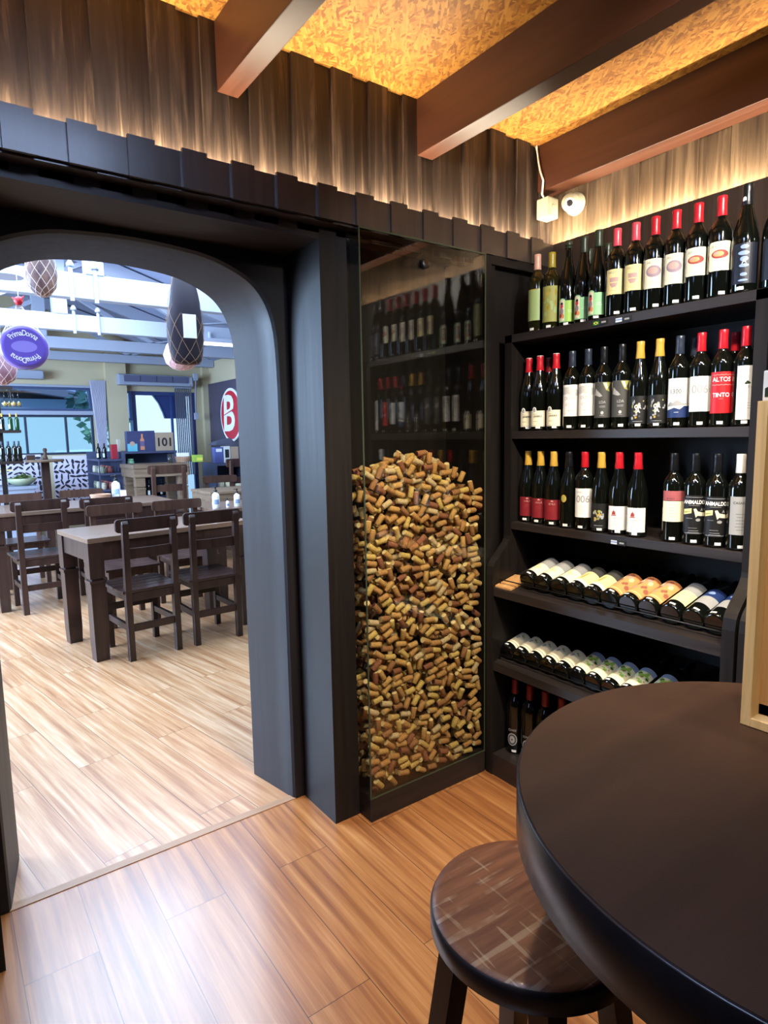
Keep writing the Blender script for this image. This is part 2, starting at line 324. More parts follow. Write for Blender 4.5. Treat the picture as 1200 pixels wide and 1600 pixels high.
# arch panel with splayed rounded opening
half = [(.51, 0), (.51, 1.70), (.503, 1.869), (.480, 1.973), (.432, 2.048), (.359, 2.095), (.245, 2.132), (.10, 2.147), (0, 2.150)]
def smooth_half(h):
    out = h[:2]; pts = h[1:]
    for i in range(len(pts)-1):
        p0 = pts[max(i-1, 0)]; p1 = pts[i]; p2 = pts[i+1]; p3 = pts[min(i+2, len(pts)-1)]
        if i+2 > len(pts)-1: p3 = (-pts[-2][0], pts[-2][1])
        for t in (.25, .5, .75, 1):
            out.append(tuple(.5*((2*p1[a])+(-p0[a]+p2[a])*t+(2*p0[a]-5*p1[a]+4*p2[a]-p3[a])*t*t+(-p0[a]+3*p1[a]-3*p2[a]+p3[a])*t**3) for a in (0, 1)))
    return out
hh = smooth_half(half)
hole = [(.597+x, z) for x, z in hh]+[(.597-x, z) for x, z in hh[::-1][1:]]
def hole_at(f): return [(.597+(x-.597)*(1-.10*f), z-(.012*f if z > 0 else 0)) for x, z in hole]
bm = bmesh.new(); n = len(hole); rings = []
for Y, f in ((YF, .0), (YF+.012, .02), (YB, 1.)):
    hp = hole_at(f) if Y > YF else [(.597+(x-.597)*1.012, z+(.008 if z > 0 else 0)) for x, z in hole]
    rings.append([bm.verts.new((x, Y, z)) for x, z in hp])
r1b = [bm.verts.new(v.co) for v in rings[1]]
for a, b, sm in ((rings[0], rings[1], False), (r1b, rings[2], True)):
    for i in range(n-1): f = bm.faces.new((a[i], b[i], b[i+1], a[i+1])); f.smooth = sm
def outer_ring(Y, ring, X0_, X1_, Z1, flip):
    L = len(ring); vs = []
    for i, v in enumerate(ring):
        dx, dz = v.co.x-.597, v.co.z-1.2
        if v.co.z < 1.701: p = (X1_ if dx > 0 else X0_, Y, v.co.z)
        else:
            t = (i-1)/(L-3) if False else None
            th = math.atan2(v.co.z-1.70, dx); w = abs(math.cos(th)); s = abs(math.sin(th))
            if w > .55: p = (X1_ if dx > 0 else X0_, Y, 1.70+(Z1-1.70)*min(1, s/.835))
            else: p = (.597+(X1_-.597)*math.cos(th)/.55 if dx > 0 else .597+(.597-X0_)*math.cos(th)/.55, Y, Z1)
        vs.append(bm.verts.new(p))
    for i in range(L-1):
        q = (ring[i], ring[i+1], vs[i+1], vs[i])
        bm.faces.new(q if not flip else q[::-1])
    return vs
o1 = outer_ring(YF, rings[0], .03, 1.175, 2.30, False); o2 = outer_ring(YB, rings[-1], .03, 1.175, 2.30, True)
bmesh.ops.recalc_face_normals(bm, faces=bm.faces)
struct('trim_6', bm, M['arch'], 'rounded arch lining of the opening')
bm = bmesh.new(); box(bm, 1.15, 4.1, 2.25, YB, 0, 3.4); box(bm, -3.2, .04, 2.25, YB, 0, 3.4); box(bm, .04, 1.15, 2.25, YB, 2.22, 3.4); struct('wall_partition', bm, M['black_wood'], 'partition between wine room and dining room')
# ceiling beams
for i, (x0, x1) in enumerate(((-.77, -.70), (.02, .09), (.81, .878), (1.600, 1.675), (2.29, 2.386))):
    bm = bmesh.new(); box(bm, x0, x1, -2.6, 1.952, 2.555 if i < 4 else 2.56, ZC, bev=.003)
    tag(obj('ceiling_beam', bm, M['beam']), ['brown ceiling beam outside the picture, far left', 'brown ceiling beam hidden above the archway', 'brown ceiling beam with square end, nearest the archway', 'broad brown ceiling beam in the middle of the ceiling', 'brown ceiling beam running along the right wall above the wine'][i], 'beam', 'ceiling beams')

# ------------------------------------------------------------------ cork display case
case = thing('cork_display_case', 'tall built-in glass case half filled with wine corks', 'display case', (1.58, 1.95, 0))
def loc_(bm, o=(1.58, 1.95, 0)): bmesh.ops.translate(bm, verts=bm.verts, vec=(-o[0], -o[1], -o[2])); return bm
bm = bmesh.new(); box(bm, 1.27, 1.89, 1.872, 2.13, 0, .095, bev=.003); obj('base', loc_(bm), M['black_wood_x'], case)
bm = bmesh.new(); box(bm, 1.276, 1.889, 1.873, 1.880, .096, 2.222); obj('front_glass_pane', loc_(bm), M['glass'], case)
bm = bmesh.new(); box(bm, 1.269, 1.276, 1.875, 1.95, .096, 2.222); obj('side_glass_pane', loc_(bm), M['glass'], case)
bm = bmesh.new(); box(bm, 1.2685, 1.2735, 1.8715, 1.8755, .096, 2.222); box(bm, 1.884, 1.889, 1.8715, 1.8735, .096, 2.222); box(bm, 1.27, 1.89, 1.870, 1.8745, .095, .100); box(bm, 1.27, 1.89, 1.870, 1.8745, 2.216, 2.222); obj('glass_edging', loc_(bm), M['glass_edge'], case)
bm = bmesh.new(); box(bm, 1.27, 1.93, 2.125, 2.139, 0, 2.222); box(bm, 1.892, 1.928, 1.88, 2.125, 0, 2.222); obj('back_panel', loc_(bm), M['black_wood'], case)
kp = onY(663, 413, 1.872)
bm = bmesh.new(); lathe(bm, [(.0, 0), (.016, 0), (.018, .003), (.018, .010), (.015, .013), (0, .013)], 24, mat4=Matrix.Translation(kp) @ Matrix.Rotation(PI/2, 4, 'X')); obj('glass_stud', loc_(bm), M['black'], case)

# corks: deposited one by one against the glass
def cork_mats():
    r = []
    for c1, c2 in (((184, 134, 80), (206, 158, 100)), ((196, 150, 88), (216, 174, 110)), ((152, 104, 66), (174, 126, 84)), ((198, 172, 132), (220, 198, 160)), ((138, 84, 60), (160, 104, 78)), ((206, 172, 98), (224, 194, 122))):
        m = mat('cork', c1, .85); n = NT(m); v = n.coord((90, 90, 90)); f = n.noise(v, 3, 3, .7)
        n.ln(n.ramp(f, [(.35, tuple(int(a*.72) for a in c1)), (.5, c1), (.65, c2)]), n.b.inputs['Base Color']); r.append(m)
    return r
CM = cork_mats(); cend = mat('pale_cork_end', (228, 204, 150), .85); stain = mat('wine_stained_cork_end', (74, 34, 40), .8)
CL, CR = .0445, .0112
def cork_mesh(mi, kind):
    bm = bmesh.new(); h = CL/2
    prof = [(CR*.86, -h), (CR, -h+.0015), (CR*(.97 if kind == 2 else 1), 0), (CR*(1.0 if kind < 2 else 1.02), h-.0015), (CR*.86, h)]
    if kind == 1: prof = [(CR*.86, -h), (CR, -h+.0015), (CR*.98, h*.2), (CR*1.08, h*.75), (CR*1.02, h)]
    lathe(bm, prof, 14); 
    for f in bm.faces:
        zc_ = f.calc_center_median().z
        if abs(zc_) > h*.985: f.material_index = 1 if (mi in (2, 4) and zc_ < 0) else 2
    me = bpy.data.meshes.new('cork'); bm.to_mesh(me); bm.free(); me.materials.append(CM[mi]); me.materials.append(stain); me.materials.append(cend); return me
cmeshes = [cork_mesh(i, k) for i in range(6) for k in (0, 1)]
rng = np.random.RandomState(5)
cx0, cx1, cz0, yg = 1.279, 1.886, .098, 1.8815
res = .0035; nx = int((cx1-cx0)/res); nz = int(1.36/res); Hm = np.full((nx, nz), yg)
def heap(x): return float(np.interp(x, [1.244, 1.307, 1.411, 1.504, 1.553, 1.669, 1.774, 1.892], [1.325, 1.362, 1.385, 1.425, 1.44, 1.40, 1.33, 1.25]))
corks = []
NC = 17000
for it in range(NC):
    tol = .0015 if it < 6500 else (.010 if it < 10000 else .2)
    x = rng.uniform(cx0+.012, cx1-.012); z = rng.uniform(cz0+.011, heap(x)-.006)
    a = rng.uniform(0, PI) if rng.rand() < .6 else rng.normal(0, .35); tilt = rng.normal(0, .10 if it < 6500 else .3) if rng.rand() < .74 else rng.normal(0, .8)
    tilt = max(-1.25, min(1.25, tilt))
    d = np.array([math.cos(a)*math.cos(tilt), math.sin(tilt), math.sin(a)*math.cos(tilt)])
    ex = abs(d[0])*CL/2+CR*math.sqrt(max(0, 1-d[0]**2)); ez = abs(d[2])*CL/2+CR*math.sqrt(max(0, 1-d[2]**2))
    x = min(max(x, cx0+ex), cx1-ex); z = max(z, cz0+ez)
    i0, i1 = int((x-ex-cx0)/res), int((x+ex-cx0)/res)+1; j0, j1 = int((z-ez-cz0)/res), int((z+ez-cz0)/res)+1
    i0 = max(i0, 0); i1 = min(i1, nx); j0 = max(j0, 0); j1 = min(j1, nz)
    gx = cx0+(np.arange(i0, i1)+.5)*res-x; gz = cz0+(np.arange(j0, j1)+.5)*res-z; GX, GZ = np.meshgrid(gx, gz, indexing='ij')
    hl = math.hypot(d[0], d[2])+1e-9; ux, uz = d[0]/hl, d[2]/hl
    s = GX*ux+GZ*uz; t = -GX*uz+GZ*ux
    inside = (np.abs(t) < CR) & (np.abs(s) < CL/2*hl+CR*abs(d[1])*.9)
    if not inside.any(): continue
    thick = np.sqrt(np.maximum(0, CR**2-t**2))/max(hl, .3); sl = np.clip(s, -CL/2*hl, CL/2*hl)*d[1]/hl
    front = sl-np.minimum(thick, CL/2); back = sl+np.minimum(thick, CL/2)
    Hs = Hm[i0:i1, j0:j1]
    need = np.max((Hs-front)[inside]) if inside.any() else yg
    ymin = yg+abs(d[1])*CL/2+CR*math.sqrt(1-d[1]**2); y = max(need, ymin)
    if y > ymin+tol or y > 2.05: continue
    Hm[i0:i1, j0:j1] = np.where(inside, np.maximum(Hs, y+back), Hs)
    corks.append((y, x, z, tuple(d)))
corks.sort(); vis = corks[:300]; rest = corks[300:]
def cork_matrix(c):
    y, x, z, d = c; q = Vector(d).to_track_quat('Z', 'Y'); return Matrix.Translation((x, y, z)) @ q.to_matrix().to_4x4()
for c in vis:
    w = random.choices(range(6), [5, 5, 3, 2, 2, 4])[0]
    o = bpy.data.objects.new('wine_cork', cmeshes[w*2+random.randrange(2)]); C.objects.link(o); o.matrix_world = cork_matrix(c)
    tag(o, 'used wine cork pressed against the glass of the cork case', 'cork', 'corks against the glass')
groups = {}
allv, allf, allm = [], [], []
for c in rest:
    w = random.choices(range(6), [5, 5, 3, 2, 2, 4])[0]; me = cmeshes[w*2+random.randrange(2)]; mx = cork_matrix(c); b0 = len(allv)
    allv += [tuple(mx @ v.co) for v in me.vertices]
    for p in me.polygons: allf.append(tuple(b0+i for i in p.vertices)); allm.append(w if p.material_index == 0 else 5+p.material_index)
me = bpy.data.meshes.new('cork_heap'); me.from_pydata(allv, [], allf)
for m in CM+[stain, cend]: me.materials.append(m)
me.polygons.foreach_set('material_index', allm); me.polygons.foreach_set('use_smooth', [len(f) == 4 for f in allf]); me.update()
o = bpy.data.objects.new('cork_heap', me); C.objects.link(o); tag(o, 'deep heap of corks behind the front layer in the glass case', 'corks', kind='stuff')
print('CORKS', len(corks))

# ------------------------------------------------------------------ wine shelf
def side_profile(xf=1.892, xu=2.0, xb=2.322, top=1.905):
    p = [(xb, 0), (xb, top), (xu, top), (xu, 1.06)]
    for i in range(1, 9):
        t = i/9; s = t*t*(3-2*t); p.append((xu-(xu-xf-.002)*s, 1.06-.14*t))
    p += [(xf, .90), (xf, 0)]; return p
def shelf_unit(y0, y1, label):
    u = thing('wine_shelf', label, 'shelf', (2.1, (y0+y1)/2, 0)); oo = (2.1, (y0+y1)/2, 0)
    for ya, yb in ((y0, y0+.038), (y1-.038, y1)):
        bm = bmesh.new(); prism(bm, side_profile(), 'y', ya, yb); obj('side_panel', loc_(bm, oo), M['black_wood'], u)
    for z, xf in ((1.905, 2.0), (1.507, 2.003), (1.120, 2.003)):
        bm = bmesh.new(); box(bm, xf, 2.322, y0+(.0385 if z < 1.9 else -.001), y1-(.0385 if z < 1.9 else -.001), z-.032, z, bev=.0015); obj('shelf_board', loc_(bm, oo), M['black_wood_y'], u)
    for z in (.845, .515):
        bm = bmesh.new(); prism(bm, [(1.897, z-.035), (1.897, z), (2.322, z+.10), (2.322, z+.065)], 'y', y0+.0385, y1-.0385); obj('sloped_shelf_board', loc_(bm, oo), M['black_wood_y'], u)
        bm = bmesh.new(); tube(bm, [(1.93, y0+.05, z+.012), (1.925, y0+.05, z+.035), (1.925, y1-.05, z+.035), (1.93, y1-.05, z+.012)], .0025, 6); obj('wire_rail', loc_(bm, oo), M['black'], u)
    bm = bmesh.new(); box(bm, 1.895, 2.322, y0+.0385, y1-.0385, 0, .1); obj('plinth', loc_(bm, oo), M['black_wood_y'], u)
    bm = bmesh.new(); box(bm, 2.3225, 2.3249, y0, y1, 0, 1.87); obj('back_board', loc_(bm, oo), mat('shelf_back', (16, 14, 14), .5), u)
    return u, oo
U, UO = shelf_unit(.842, 1.870, 'dark wooden wine shelf full of bottles beside the cork case')
for px, py, X, c in ((938, 504, 1.9995, 'b'), (974, 499, 1.9995, 'w'), (966, 848, 2.0025, 'w')):
    p = onX(px, py, X); bm = bmesh.new(); box(bm, X-.0022, X, p.y-.031, p.y+.031, p.z-.009, p.z+.009, 0)
    if c == 'b':
        box(bm, X-.0026, X-.0021, p.y+.004, p.y+.029, p.z-.007, p.z+.007, 1); prism(bm, [(p.y+.006, p.z), (p.y+.0165, p.z+.006), (p.y+.027, p.z), (p.y+.0165, p.z-.006)], 'x', X-.0030, X-.0026, 2); prism(bm, arc(p.y+.0165, p.z, .0032, 0, 340, 10), 'x', X-.0034, X-.003, 3)
        ms = [M['paper_black'], mat('flag_green', (30, 110, 50), .5), mat('flag_yellow', (220, 200, 60), .5), M['ink_blue'], M['ink_grey']]
    else:
        box(bm, X-.0026, X-.0021, p.y+.004, p.y+.029, p.z-.007, p.z+.007, 1); box(bm, X-.003, X-.0025, p.y+.004, p.y+.029, p.z-.001, p.z+.003, 2); ms = [M['paper_black'], mat('flag_white', (200, 205, 215), .5), mat('flag_blue', (110, 140, 185), .5), M['ink'], M['ink_grey']]
    box(bm, X-.0026, X-.0021, p.y-.024, p.y-.006, p.z-.003, p.z+.003, 4)
    obj('shelf_tag', loc_(bm, UO), ms, U)['label'] = 'small black shelf tag with a country flag'
p = onX(792, 911, 1.95)
bm = bmesh.new(); prism(bm, [(1.905, .8482), (1.905, .8555), (2.03, .8852), (2.03, .8779)], 'y', 1.74, 1.829); tag(obj('wood_slat', bm, M['light_wood']), 'short pale wooden slat lying at the left end of the sloped shelf', 'slat')

# ------------------------------------------------------------------ bottles
PROF = {'bord': [(.0, .004), (.030, .0), (.0355, .003), (.037, .008), (.0372, .19), (.0355, .203), (.029, .217), (.020, .229), (.0155, .238), (.0145, .25), (.0138, .29), (.0138, .30), (.0, .30)],
        'burg': [(.0, .004), (.032, .0), (.0375, .003), (.039, .008), (.0392, .145), (.037, .165), (.031, .19), (.0235, .215), (.0175, .238), (.0148, .255), (.0138, .285), (.0138, .30), (.0, .30)],
        'slim': [(.0, .004), (.030, .0), (.0350, .003), (.0365, .008), (.0365, .15), (.034, .175), (.027, .21), (.020, .24), (.0155, .262), (.0140, .29), (.0140, .325), (.0, .325)]}
BR = {'bord': .0374, 'burg': .0394, 'slim': .0367}
_bm_cache = {}
def body_mesh(kind, m):
    if (kind, m) not in _bm_cache:
        bm = bmesh.new(); lathe(bm, PROF[kind][1:-1], 28); me = bpy.data.meshes.new('bottle_body'); bm.to_mesh(me); bm.free(); me.materials.append(M[m]); _bm_cache[(kind, m)] = me
    return _bm_cache[(kind, m)]
def cap_mesh(kind, m, white_top=False, low=.242):
    k = (kind, m, white_top, low)
    if k not in _bm_cache:
        top = PROF[kind][-1][1]; bm = bmesh.new(); r = lambda z: np.interp(z, [q[1] for q in PROF[kind][1:-1]], [q[0] for q in PROF[kind][1:-1]])+.0006
        z0 = low+(top-.3); prof = [(r(z0), z0), (r(z0)+.0004, z0+.001), (r(z0+.03), z0+.03), (.0150, top-.014), (.0152, top-.012), (.0150, top), (.0142, top+.0015), (.0001, top+.0018)]
        lathe(bm, prof, 20)
        if white_top:
            for f in bm.faces:
                if f.calc_center_median().z > top-.001: f.material_index = 1
        me = bpy.data.meshes.new('capsule'); bm.to_mesh(me); bm.free(); me.materials.append(M[m]); me.materials.append(M['cap_white']); _bm_cache[k] = me
    return _bm_cache[k]
class Label:
    """flat artwork wrapped round a bottle of radius r; u = distance along the girth, z = height"""
    def __init__(s, r): s.r = r; s.bm = bmesh.new(); s.m = []; s.k = 0
    def mi(s, m):
        if m not in s.m: s.m.append(m)
        return s.m.index(m)
    def P(s, u, z, lay): a = PI+u/s.r; R = s.r+.00035+.00022*lay; return (R*math.cos(a), R*math.sin(a), z)
    def poly(s, pts, m, lay):
        i = s.mi(m); us = [p[0] for p in pts]; t = bmesh.new()
        f = t.faces.new([t.verts.new((p[0], p[1], 0)) for p in pts]); n = max(1, int((max(us)-min(us))/.006))
        for k in range(1, n):
            u = min(us)+(max(us)-min(us))*k/n
            bmesh.ops.bisect_plane(t, geom=t.verts[:]+t.edges[:]+t.faces[:], plane_co=(u, 0, 0), plane_no=(1, 0, 0))
        mp = {v: s.bm.verts.new(s.P(v.co.x, v.co.y, lay)) for v in t.verts}
        for f in t.faces: g = s.bm.faces.new([mp[v] for v in f.verts]); g.material_index = i; g.smooth = False
        t.free()
    def rect(s, u0, u1, z0, z1, m, lay=0): s.poly([(u0, z0), (u1, z0), (u1, z1), (u0, z1)], m, lay)
    def ell(s, u, z, ru, rz, m, lay=1, n=14): s.poly([(u+ru*math.cos(2*PI*i/n), z+rz*math.sin(2*PI*i/n)) for i in range(n)], m, lay)
    def text(s, t, u, z, h, m, lay=2, bold=0., sx=1.):
        V, Fc = text_polys(t, bold); i = s.mi(m); vs = [s.bm.verts.new(s.P(u-x*h*sx*-1, z+y*h, lay)) for x, y in V]
        for f in Fc:
            try: s.bm.faces.new([vs[k] for k in f]).material_index = i
            except ValueError: pass
    def lines(s, u0, u1, z, n, m, lay=1, gap=.004):
        for k in range(n): w = (u1-u0)*random.uniform(.55, 1); c = (u0+u1)/2; s.rect(c-w/2, c+w/2, z-gap*k, z-gap*k+.0011, m, lay)
    def mesh(s):
        me = bpy.data.meshes.new('label'); s.bm.to_mesh(me); s.bm.free()
        for m in s.m: me.materials.append(M[m])
        return me
def make_label(kind, style):
    key = ('L', kind, style)
    if key in _bm_cache: return _bm_cache[key]
    L = Label(BR[kind]); r = random
    if style == 'cream':      # cream label, name above an oval
        L.rect(-.036, .036, .075, .160, 'paper_cream'); L.text('ARZON', -.004, .149, .008, 'ink_grey'); L.poly([(-.020, .132), (.012, .132), (.012, .115), (.004, .100), (-.010, .098), (-.018, .110)], 'ink_rose', 1); L.rect(-.018, .011, .114, .117, 'paper_cream', 2); L.lines(-.02, .012, .088, 1, 'ink_grey')
    elif style == 'ivory': L.rect(-.036, .036, .068, .162, 'paper_ivory'); L.text('ARZON', -.006, .150, .008, 'ink_grey'); L.ell(-.002, .122, .026, .019, 'ink_violet'); L.ell(-.004, .124, .018, .011, 'ink_rose', 2); L.lines(-.02, .016, .090, 3, 'ink_grey')
    elif style == 'ivory_oval':
        L.poly([(p[0], p[1]) for p in rrect(-.038, .036, .078, .163, .009)], 'paper_ivory', 0); L.text('ARZON', -.004, .149, .010, 'ink_grey'); L.ell(-.002, .126, .026, .013, 'ink_red'); L.ell(-.006, .127, .016, .008, 'paper_orange', 2); L.ell(-.012, .129, .008, .004, 'ink_rose', 3); L.lines(-.022, .016, .100, 2, 'ink_grey')
    elif style == 'palegreen': L.rect(-.036, .030, .045, .165, 'paper_green'); L.rect(-.036, .030, .163, .165, 'ink_gold', 1)
    elif style == 'gold_leaf':
        L.rect(-.036, .036, .030, .168, 'ink_olive')
        for k in range(16): L.ell(r.uniform(-.03, .03), r.uniform(.04, .16), r.uniform(.003, .008), r.uniform(.006, .014), r.choice(['ink_gold', 'cap_olive', 'paper_green']), 1+k % 3, 7)
    elif style in ('mint', 'lime'):
        L.rect(-.004, .034, .020, .100, 'paper_mint' if style == 'mint' else 'paper_lime'); L.poly([(-.034, .020), (-.003, .020), (-.003, .100)]+[(-.0185+.0155*math.cos(t*PI/6), .100+.010*math.sin(t*PI/6)) for t in range(1, 6)]+[(-.034, .100)], 'paper_mint', 1)
        L.poly([(-.031, .024), (-.007, .024), (-.007, .098)]+[(-.019+.012*math.cos(t*PI/6), .098+.008*math.sin(t*PI/6)) for t in range(1, 6)]+[(-.031, .098)], 'paper_ivory', 2)
        L.ell(-.019, .088, .006, .007, 'ink', 3); L.ell(-.019, .079, .007, .007, 'cap_rose', 4); L.ell(-.020, .060, .009, .014, 'ink_violet', 3); L.ell(-.024, .044, .006, .008, 'ink_red', 4); L.ell(-.013, .042, .006, .009, 'paper_orange', 4); L.lines(.002, .028, .062, 2, 'ink_white', 1, .006)
    elif style == 'plainwhite': L.rect(-.034, .034, .025, .105, 'paper_white')
    elif style == 'icegrey':
        L.rect(-.040, .040, .025, .135, 'paper_blueblack')
        for k, (u, z, a, b) in enumerate(((0, .125, .012, .006), (-.002, .108, .016, .006), (0, .092, .012, .007), (0, .074, .014, .005), (0, .050, .010, .005), (-.001, .034, .014, .003))): L.ell(u, z, a, b, 'ink_ice', 1+k % 2)
        L.text('A', 0, .085, .014, 'ink_white', 3)
    elif style == 'keyhole':
        c = 'paper_ivory'
        L.rect(-.036, .034, .016, .080, c); L.ell(-.016, .082, .011, .013, 'paper_white', 0); L.ell(-.016, .083, .007, .008, 'paper_grey', 1); L.text('VINHA', -.012, .066, .0055, 'ink_grey'); L.text('JANEIRA', .000, .057, .0075, 'ink', bold=.03); L.lines(-.028, .006, .036, 1, 'ink'); L.rect(-.034, .032, .019, .0202, 'ink_grey', 1); L.rect(-.034, .032, .074, .0752, 'ink_grey', 1)
    elif style == 'duna':
        L.rect(-.038, .038, .052, .172, 'paper_white')
        for k in range(9): L.poly([(-.036, .160-k*.003), (-.01, .164-k*.003), (.01, .160-k*.004), (.037, .150-k*.002), (.037, .1485-k*.002), (.01, .1585-k*.004), (-.01, .1625-k*.003), (-.036, .1585-k*.003)], 'ink_grey', 1)
        L.text('DUNA', 0, .120, .012, 'ink_grey'); L.lines(-.022, .022, .100, 3, 'ink_grey'); L.lines(-.012, .020, .073, 2, 'ink')
    elif style == 'greyart':
        L.rect(-.038, .038, .042, .172, 'paper_dark'); L.rect(-.038, .038, .042, .118, 'ink_grey', 0) if False else None
        L.poly([(.0, .170), (.034, .170), (.022, .150), (.030, .136), (.014, .142), (.006, .156)], 'ink_olive', 1); L.poly([(-.036, .125), (-.03, .15), (-.02, .14), (-.008, .13), (.0, .121), (-.01, .118)], 'paper_grey', 1)
        L.poly([(.004, .168), (.014, .169), (.020, .150), (.014, .146)], 'paper_ivory', 2); L.text('LDA', 0, .098, .010, 'ink_silver'); L.lines(-.018, .018, .084, 2, 'ink_silver'); L.ell(0, .060, .006, .006, 'ink_silver'); L.lines(-.012, .012, .050, 1, 'ink_silver')
    elif style == 'orbia':
        L.rect(-.038, .038, .016, .112, 'paper_black')
        for k in range(26): L.ell(r.gauss(0, .015), r.gauss(.066, .016), r.uniform(.002, .006), r.uniform(.002, .007), r.choice(['ink_olive', 'ink_grey', 'paper_dark', 'ink_gold', 'paper_grey']), 1+k % 3, 7)
        L.text('OR', 0, .074, .012, 'ink_white', 5, .06); L.text('IA', 0, .060, .012, 'ink_white', 5, .06); L.lines(-.026, .026, .024, 1, 'ink_silver')
    elif style == 'mount':
        L.rect(-.040, .040, .054, .162, 'paper_white'); L.text('HISTORIA', -.006, .132, .0045, 'ink'); L.text('1300', -.006, .118, .015, 'ink', bold=.01); L.lines(-.012, .002, .107, 2, 'ink_grey')
        L.poly([(-.036, .074), (-.024, .086), (-.014, .081), (.002, .092), (.018, .080), (.036, .078), (.036, .076), (.018, .072), (-.036, .070)], 'ink_grey', 1)
        L.poly([(-.040, .033), (.040, .033), (.040, .070), (.026, .071), (.010, .060), (-.008, .066), (-.026, .060), (-.040, .058)], 'ink_blue', 2); L.lines(-.010, .008, .050, 1, 'ink_white', 3)
    elif style == 'zerosix':
        L.rect(-.039, .039, .050, .162, 'paper_white'); L.text('OVIELLO', -.008, .147, .0075, 'ink_grey', bold=0); L.text('006', 0, .120, .027, 'ink_grey', 2, .02); L.lines(-.02, .018, .094, 5, 'ink_grey', 1, .007)
    elif style == 'altos':
        L.rect(-.039, .039, .042, .170, 'paper_red'); L.text('ALTOS', 0, .146, .014, 'ink_white', bold=.01)
        for zz in (.160, .129):
            for k in range(11): u = -.034+k*.0068; L.poly([(u, zz-.001+.002*(k % 2)), (u+.0068, zz-.001+.002*((k+1) % 2)), (u+.0068, zz+.0005+.002*((k+1) % 2)), (u, zz+.0005+.002*(k % 2))], 'ink_rose', 1)
        L.text('TINTO', 0, .098, .013, 'ink_white', bold=.02); L.lines(-.008, .008, .086, 1, 'ink_rose')
    elif style == 'reserva': L.rect(-.030, .036, .020, .182, 'paper_white'); L.poly([(-.006, .130), (.002, .138), (.012, .132), (.012, .128), (-.004, .126)], 'cap_green', 1); L.text('RESERVA', .002, .118, .0095, 'ink_grey'); L.lines(-.012, .022, .070, 3, 'ink_grey', 1, .008)
    elif style == 'winered': L.rect(-.036, .034, .026, .108, 'paper_wine'); L.text('AVILA', .004, .090, .008, 'ink_rose'); L.lines(-.018, .022, .074, 2, 'ink_red', 1, .008); L.poly([(-.004, .100), (.004, .106), (.012, .100)], 'ink_rose', 1)
    elif style == 'medal': L.ell(-.012, .118, .012, .015, 'ink_gold', 0); L.ell(-.012, .118, .008, .010, 'ink_olive', 1)
    elif style == 'floral':
        L.rect(-.038, .038, .016, .110, 'paper_black')
        for k in range(30): a = r.uniform(0, 6.28); d = r.uniform(0, .024); L.ell(d*math.cos(a), .066+d*math.sin(a), r.uniform(.002, .006), r.uniform(.002, .006), r.choice(['ink_olive', 'ink_silver', 'paper_grey', 'ink_gold']), 1+k % 4, 7)
        L.lines(-.018, .018, .026, 1, 'ink_silver')
    elif style == 'redmark':
        L.rect(-.039, .036, .018, .106, 'paper_white'); L.poly([(-.022, .074), (-.006, .074), (-.008, .086), (-.012, .088), (-.014, .096), (-.016, .088), (-.020, .086)], 'ink_red', 1); L.poly([(-.024, .070), (-.004, .070), (-.004, .073), (-.024, .073)], 'ink_red', 1); L.text('BARON', .002, .062, .0062, 'ink_grey'); L.lines(-.02, .012, .050, 3, 'ink_grey', 1, .007)
    elif style == 'pinkcream': L.rect(-.039, .036, .070, .142, 'paper_ivory'); L.rect(-.039, .036, .142, .175, 'paper_pink'); L.rect(-.039, .036, .140, .142, 'ink', 1); L.text('ROSSO', -.008, .148, .006, 'ink', 1); L.lines(-.022, .012, .128, 5, 'ink_grey', 1, .010)
    elif style == 'flags':
        L.poly(rrect(-.040, .038, .035, .165, .014), 'paper_black', 0)
        for a, b in ((.0385, .0395), (.158, .1592)): L.rect(-.030, .030, a, b, 'ink_silver', 1)
        L.text('ANIMALDO', 0, .142, .0125, 'ink_white', 1, .04, .8); L.lines(-.026, .026, .131, 1, 'ink_grey')
        L.poly([(-.036, .100), (-.008, .106), (-.008, .122), (-.036, .118)], 'paper_cream', 1); L.poly([(-.033, .106), (-.012, .110), (-.012, .113), (-.033, .110)], 'ink_olive', 2)
        L.poly([(-.002, .120), (.006, .122), (.012, .112), (.034, .108), (.036, .096), (.012, .098), (.006, .092), (.002, .106)], 'paper_ivory', 1); L.poly([(.020, .114), (.026, .124), (.030, .113)], 'ink_grey', 1); L.ell(.014, .084, .008, .005, 'ink_grey', 1); L.lines(-.030, .000, .088, 1, 'ink_grey'); L.lines(-.026, .020, .056, 1, 'ink_grey'); L.lines(-.020, .020, .047, 2, 'ink_silver', 1, .006)
    elif style == 'greylong': L.rect(-.034, .036, .050, .170, 'paper_grey'); L.text('CASAR', -.006, .150, .008, 'ink'); L.lines(-.016, .014, .115, 6, 'ink', 1, .010)
    elif style == 'lie_white': L.rect(-.045, .045, .035, .110, 'paper_ivory'); L.rect(-.045, .045, .110, .176, 'paper_grey'); [L.ell(r.uniform(-.02, .02), r.uniform(.05, .10), .008, .006, 'paper_cream', 1, 6) for _ in range(6)]; L.lines(-.02, .02, .05, 2, 'ink_grey')
    elif style == 'lie_cream': L.rect(-.045, .045, .030, .045, 'paper_white'); L.rect(-.045, .045, .045, .120, 'paper_cream'); L.rect(-.045, .045, .120, .170, 'paper_dark'); L.poly([(-.01, .06), (.002, .06), (.006, .11), (.0, .10)], 'ink_gold', 1)
    elif style == 'lie_orange':
        L.rect(-.045, .045, .025, .170, 'paper_orange'); L.rect(-.045, .045, .036, .040, 'paper_cream', 1)
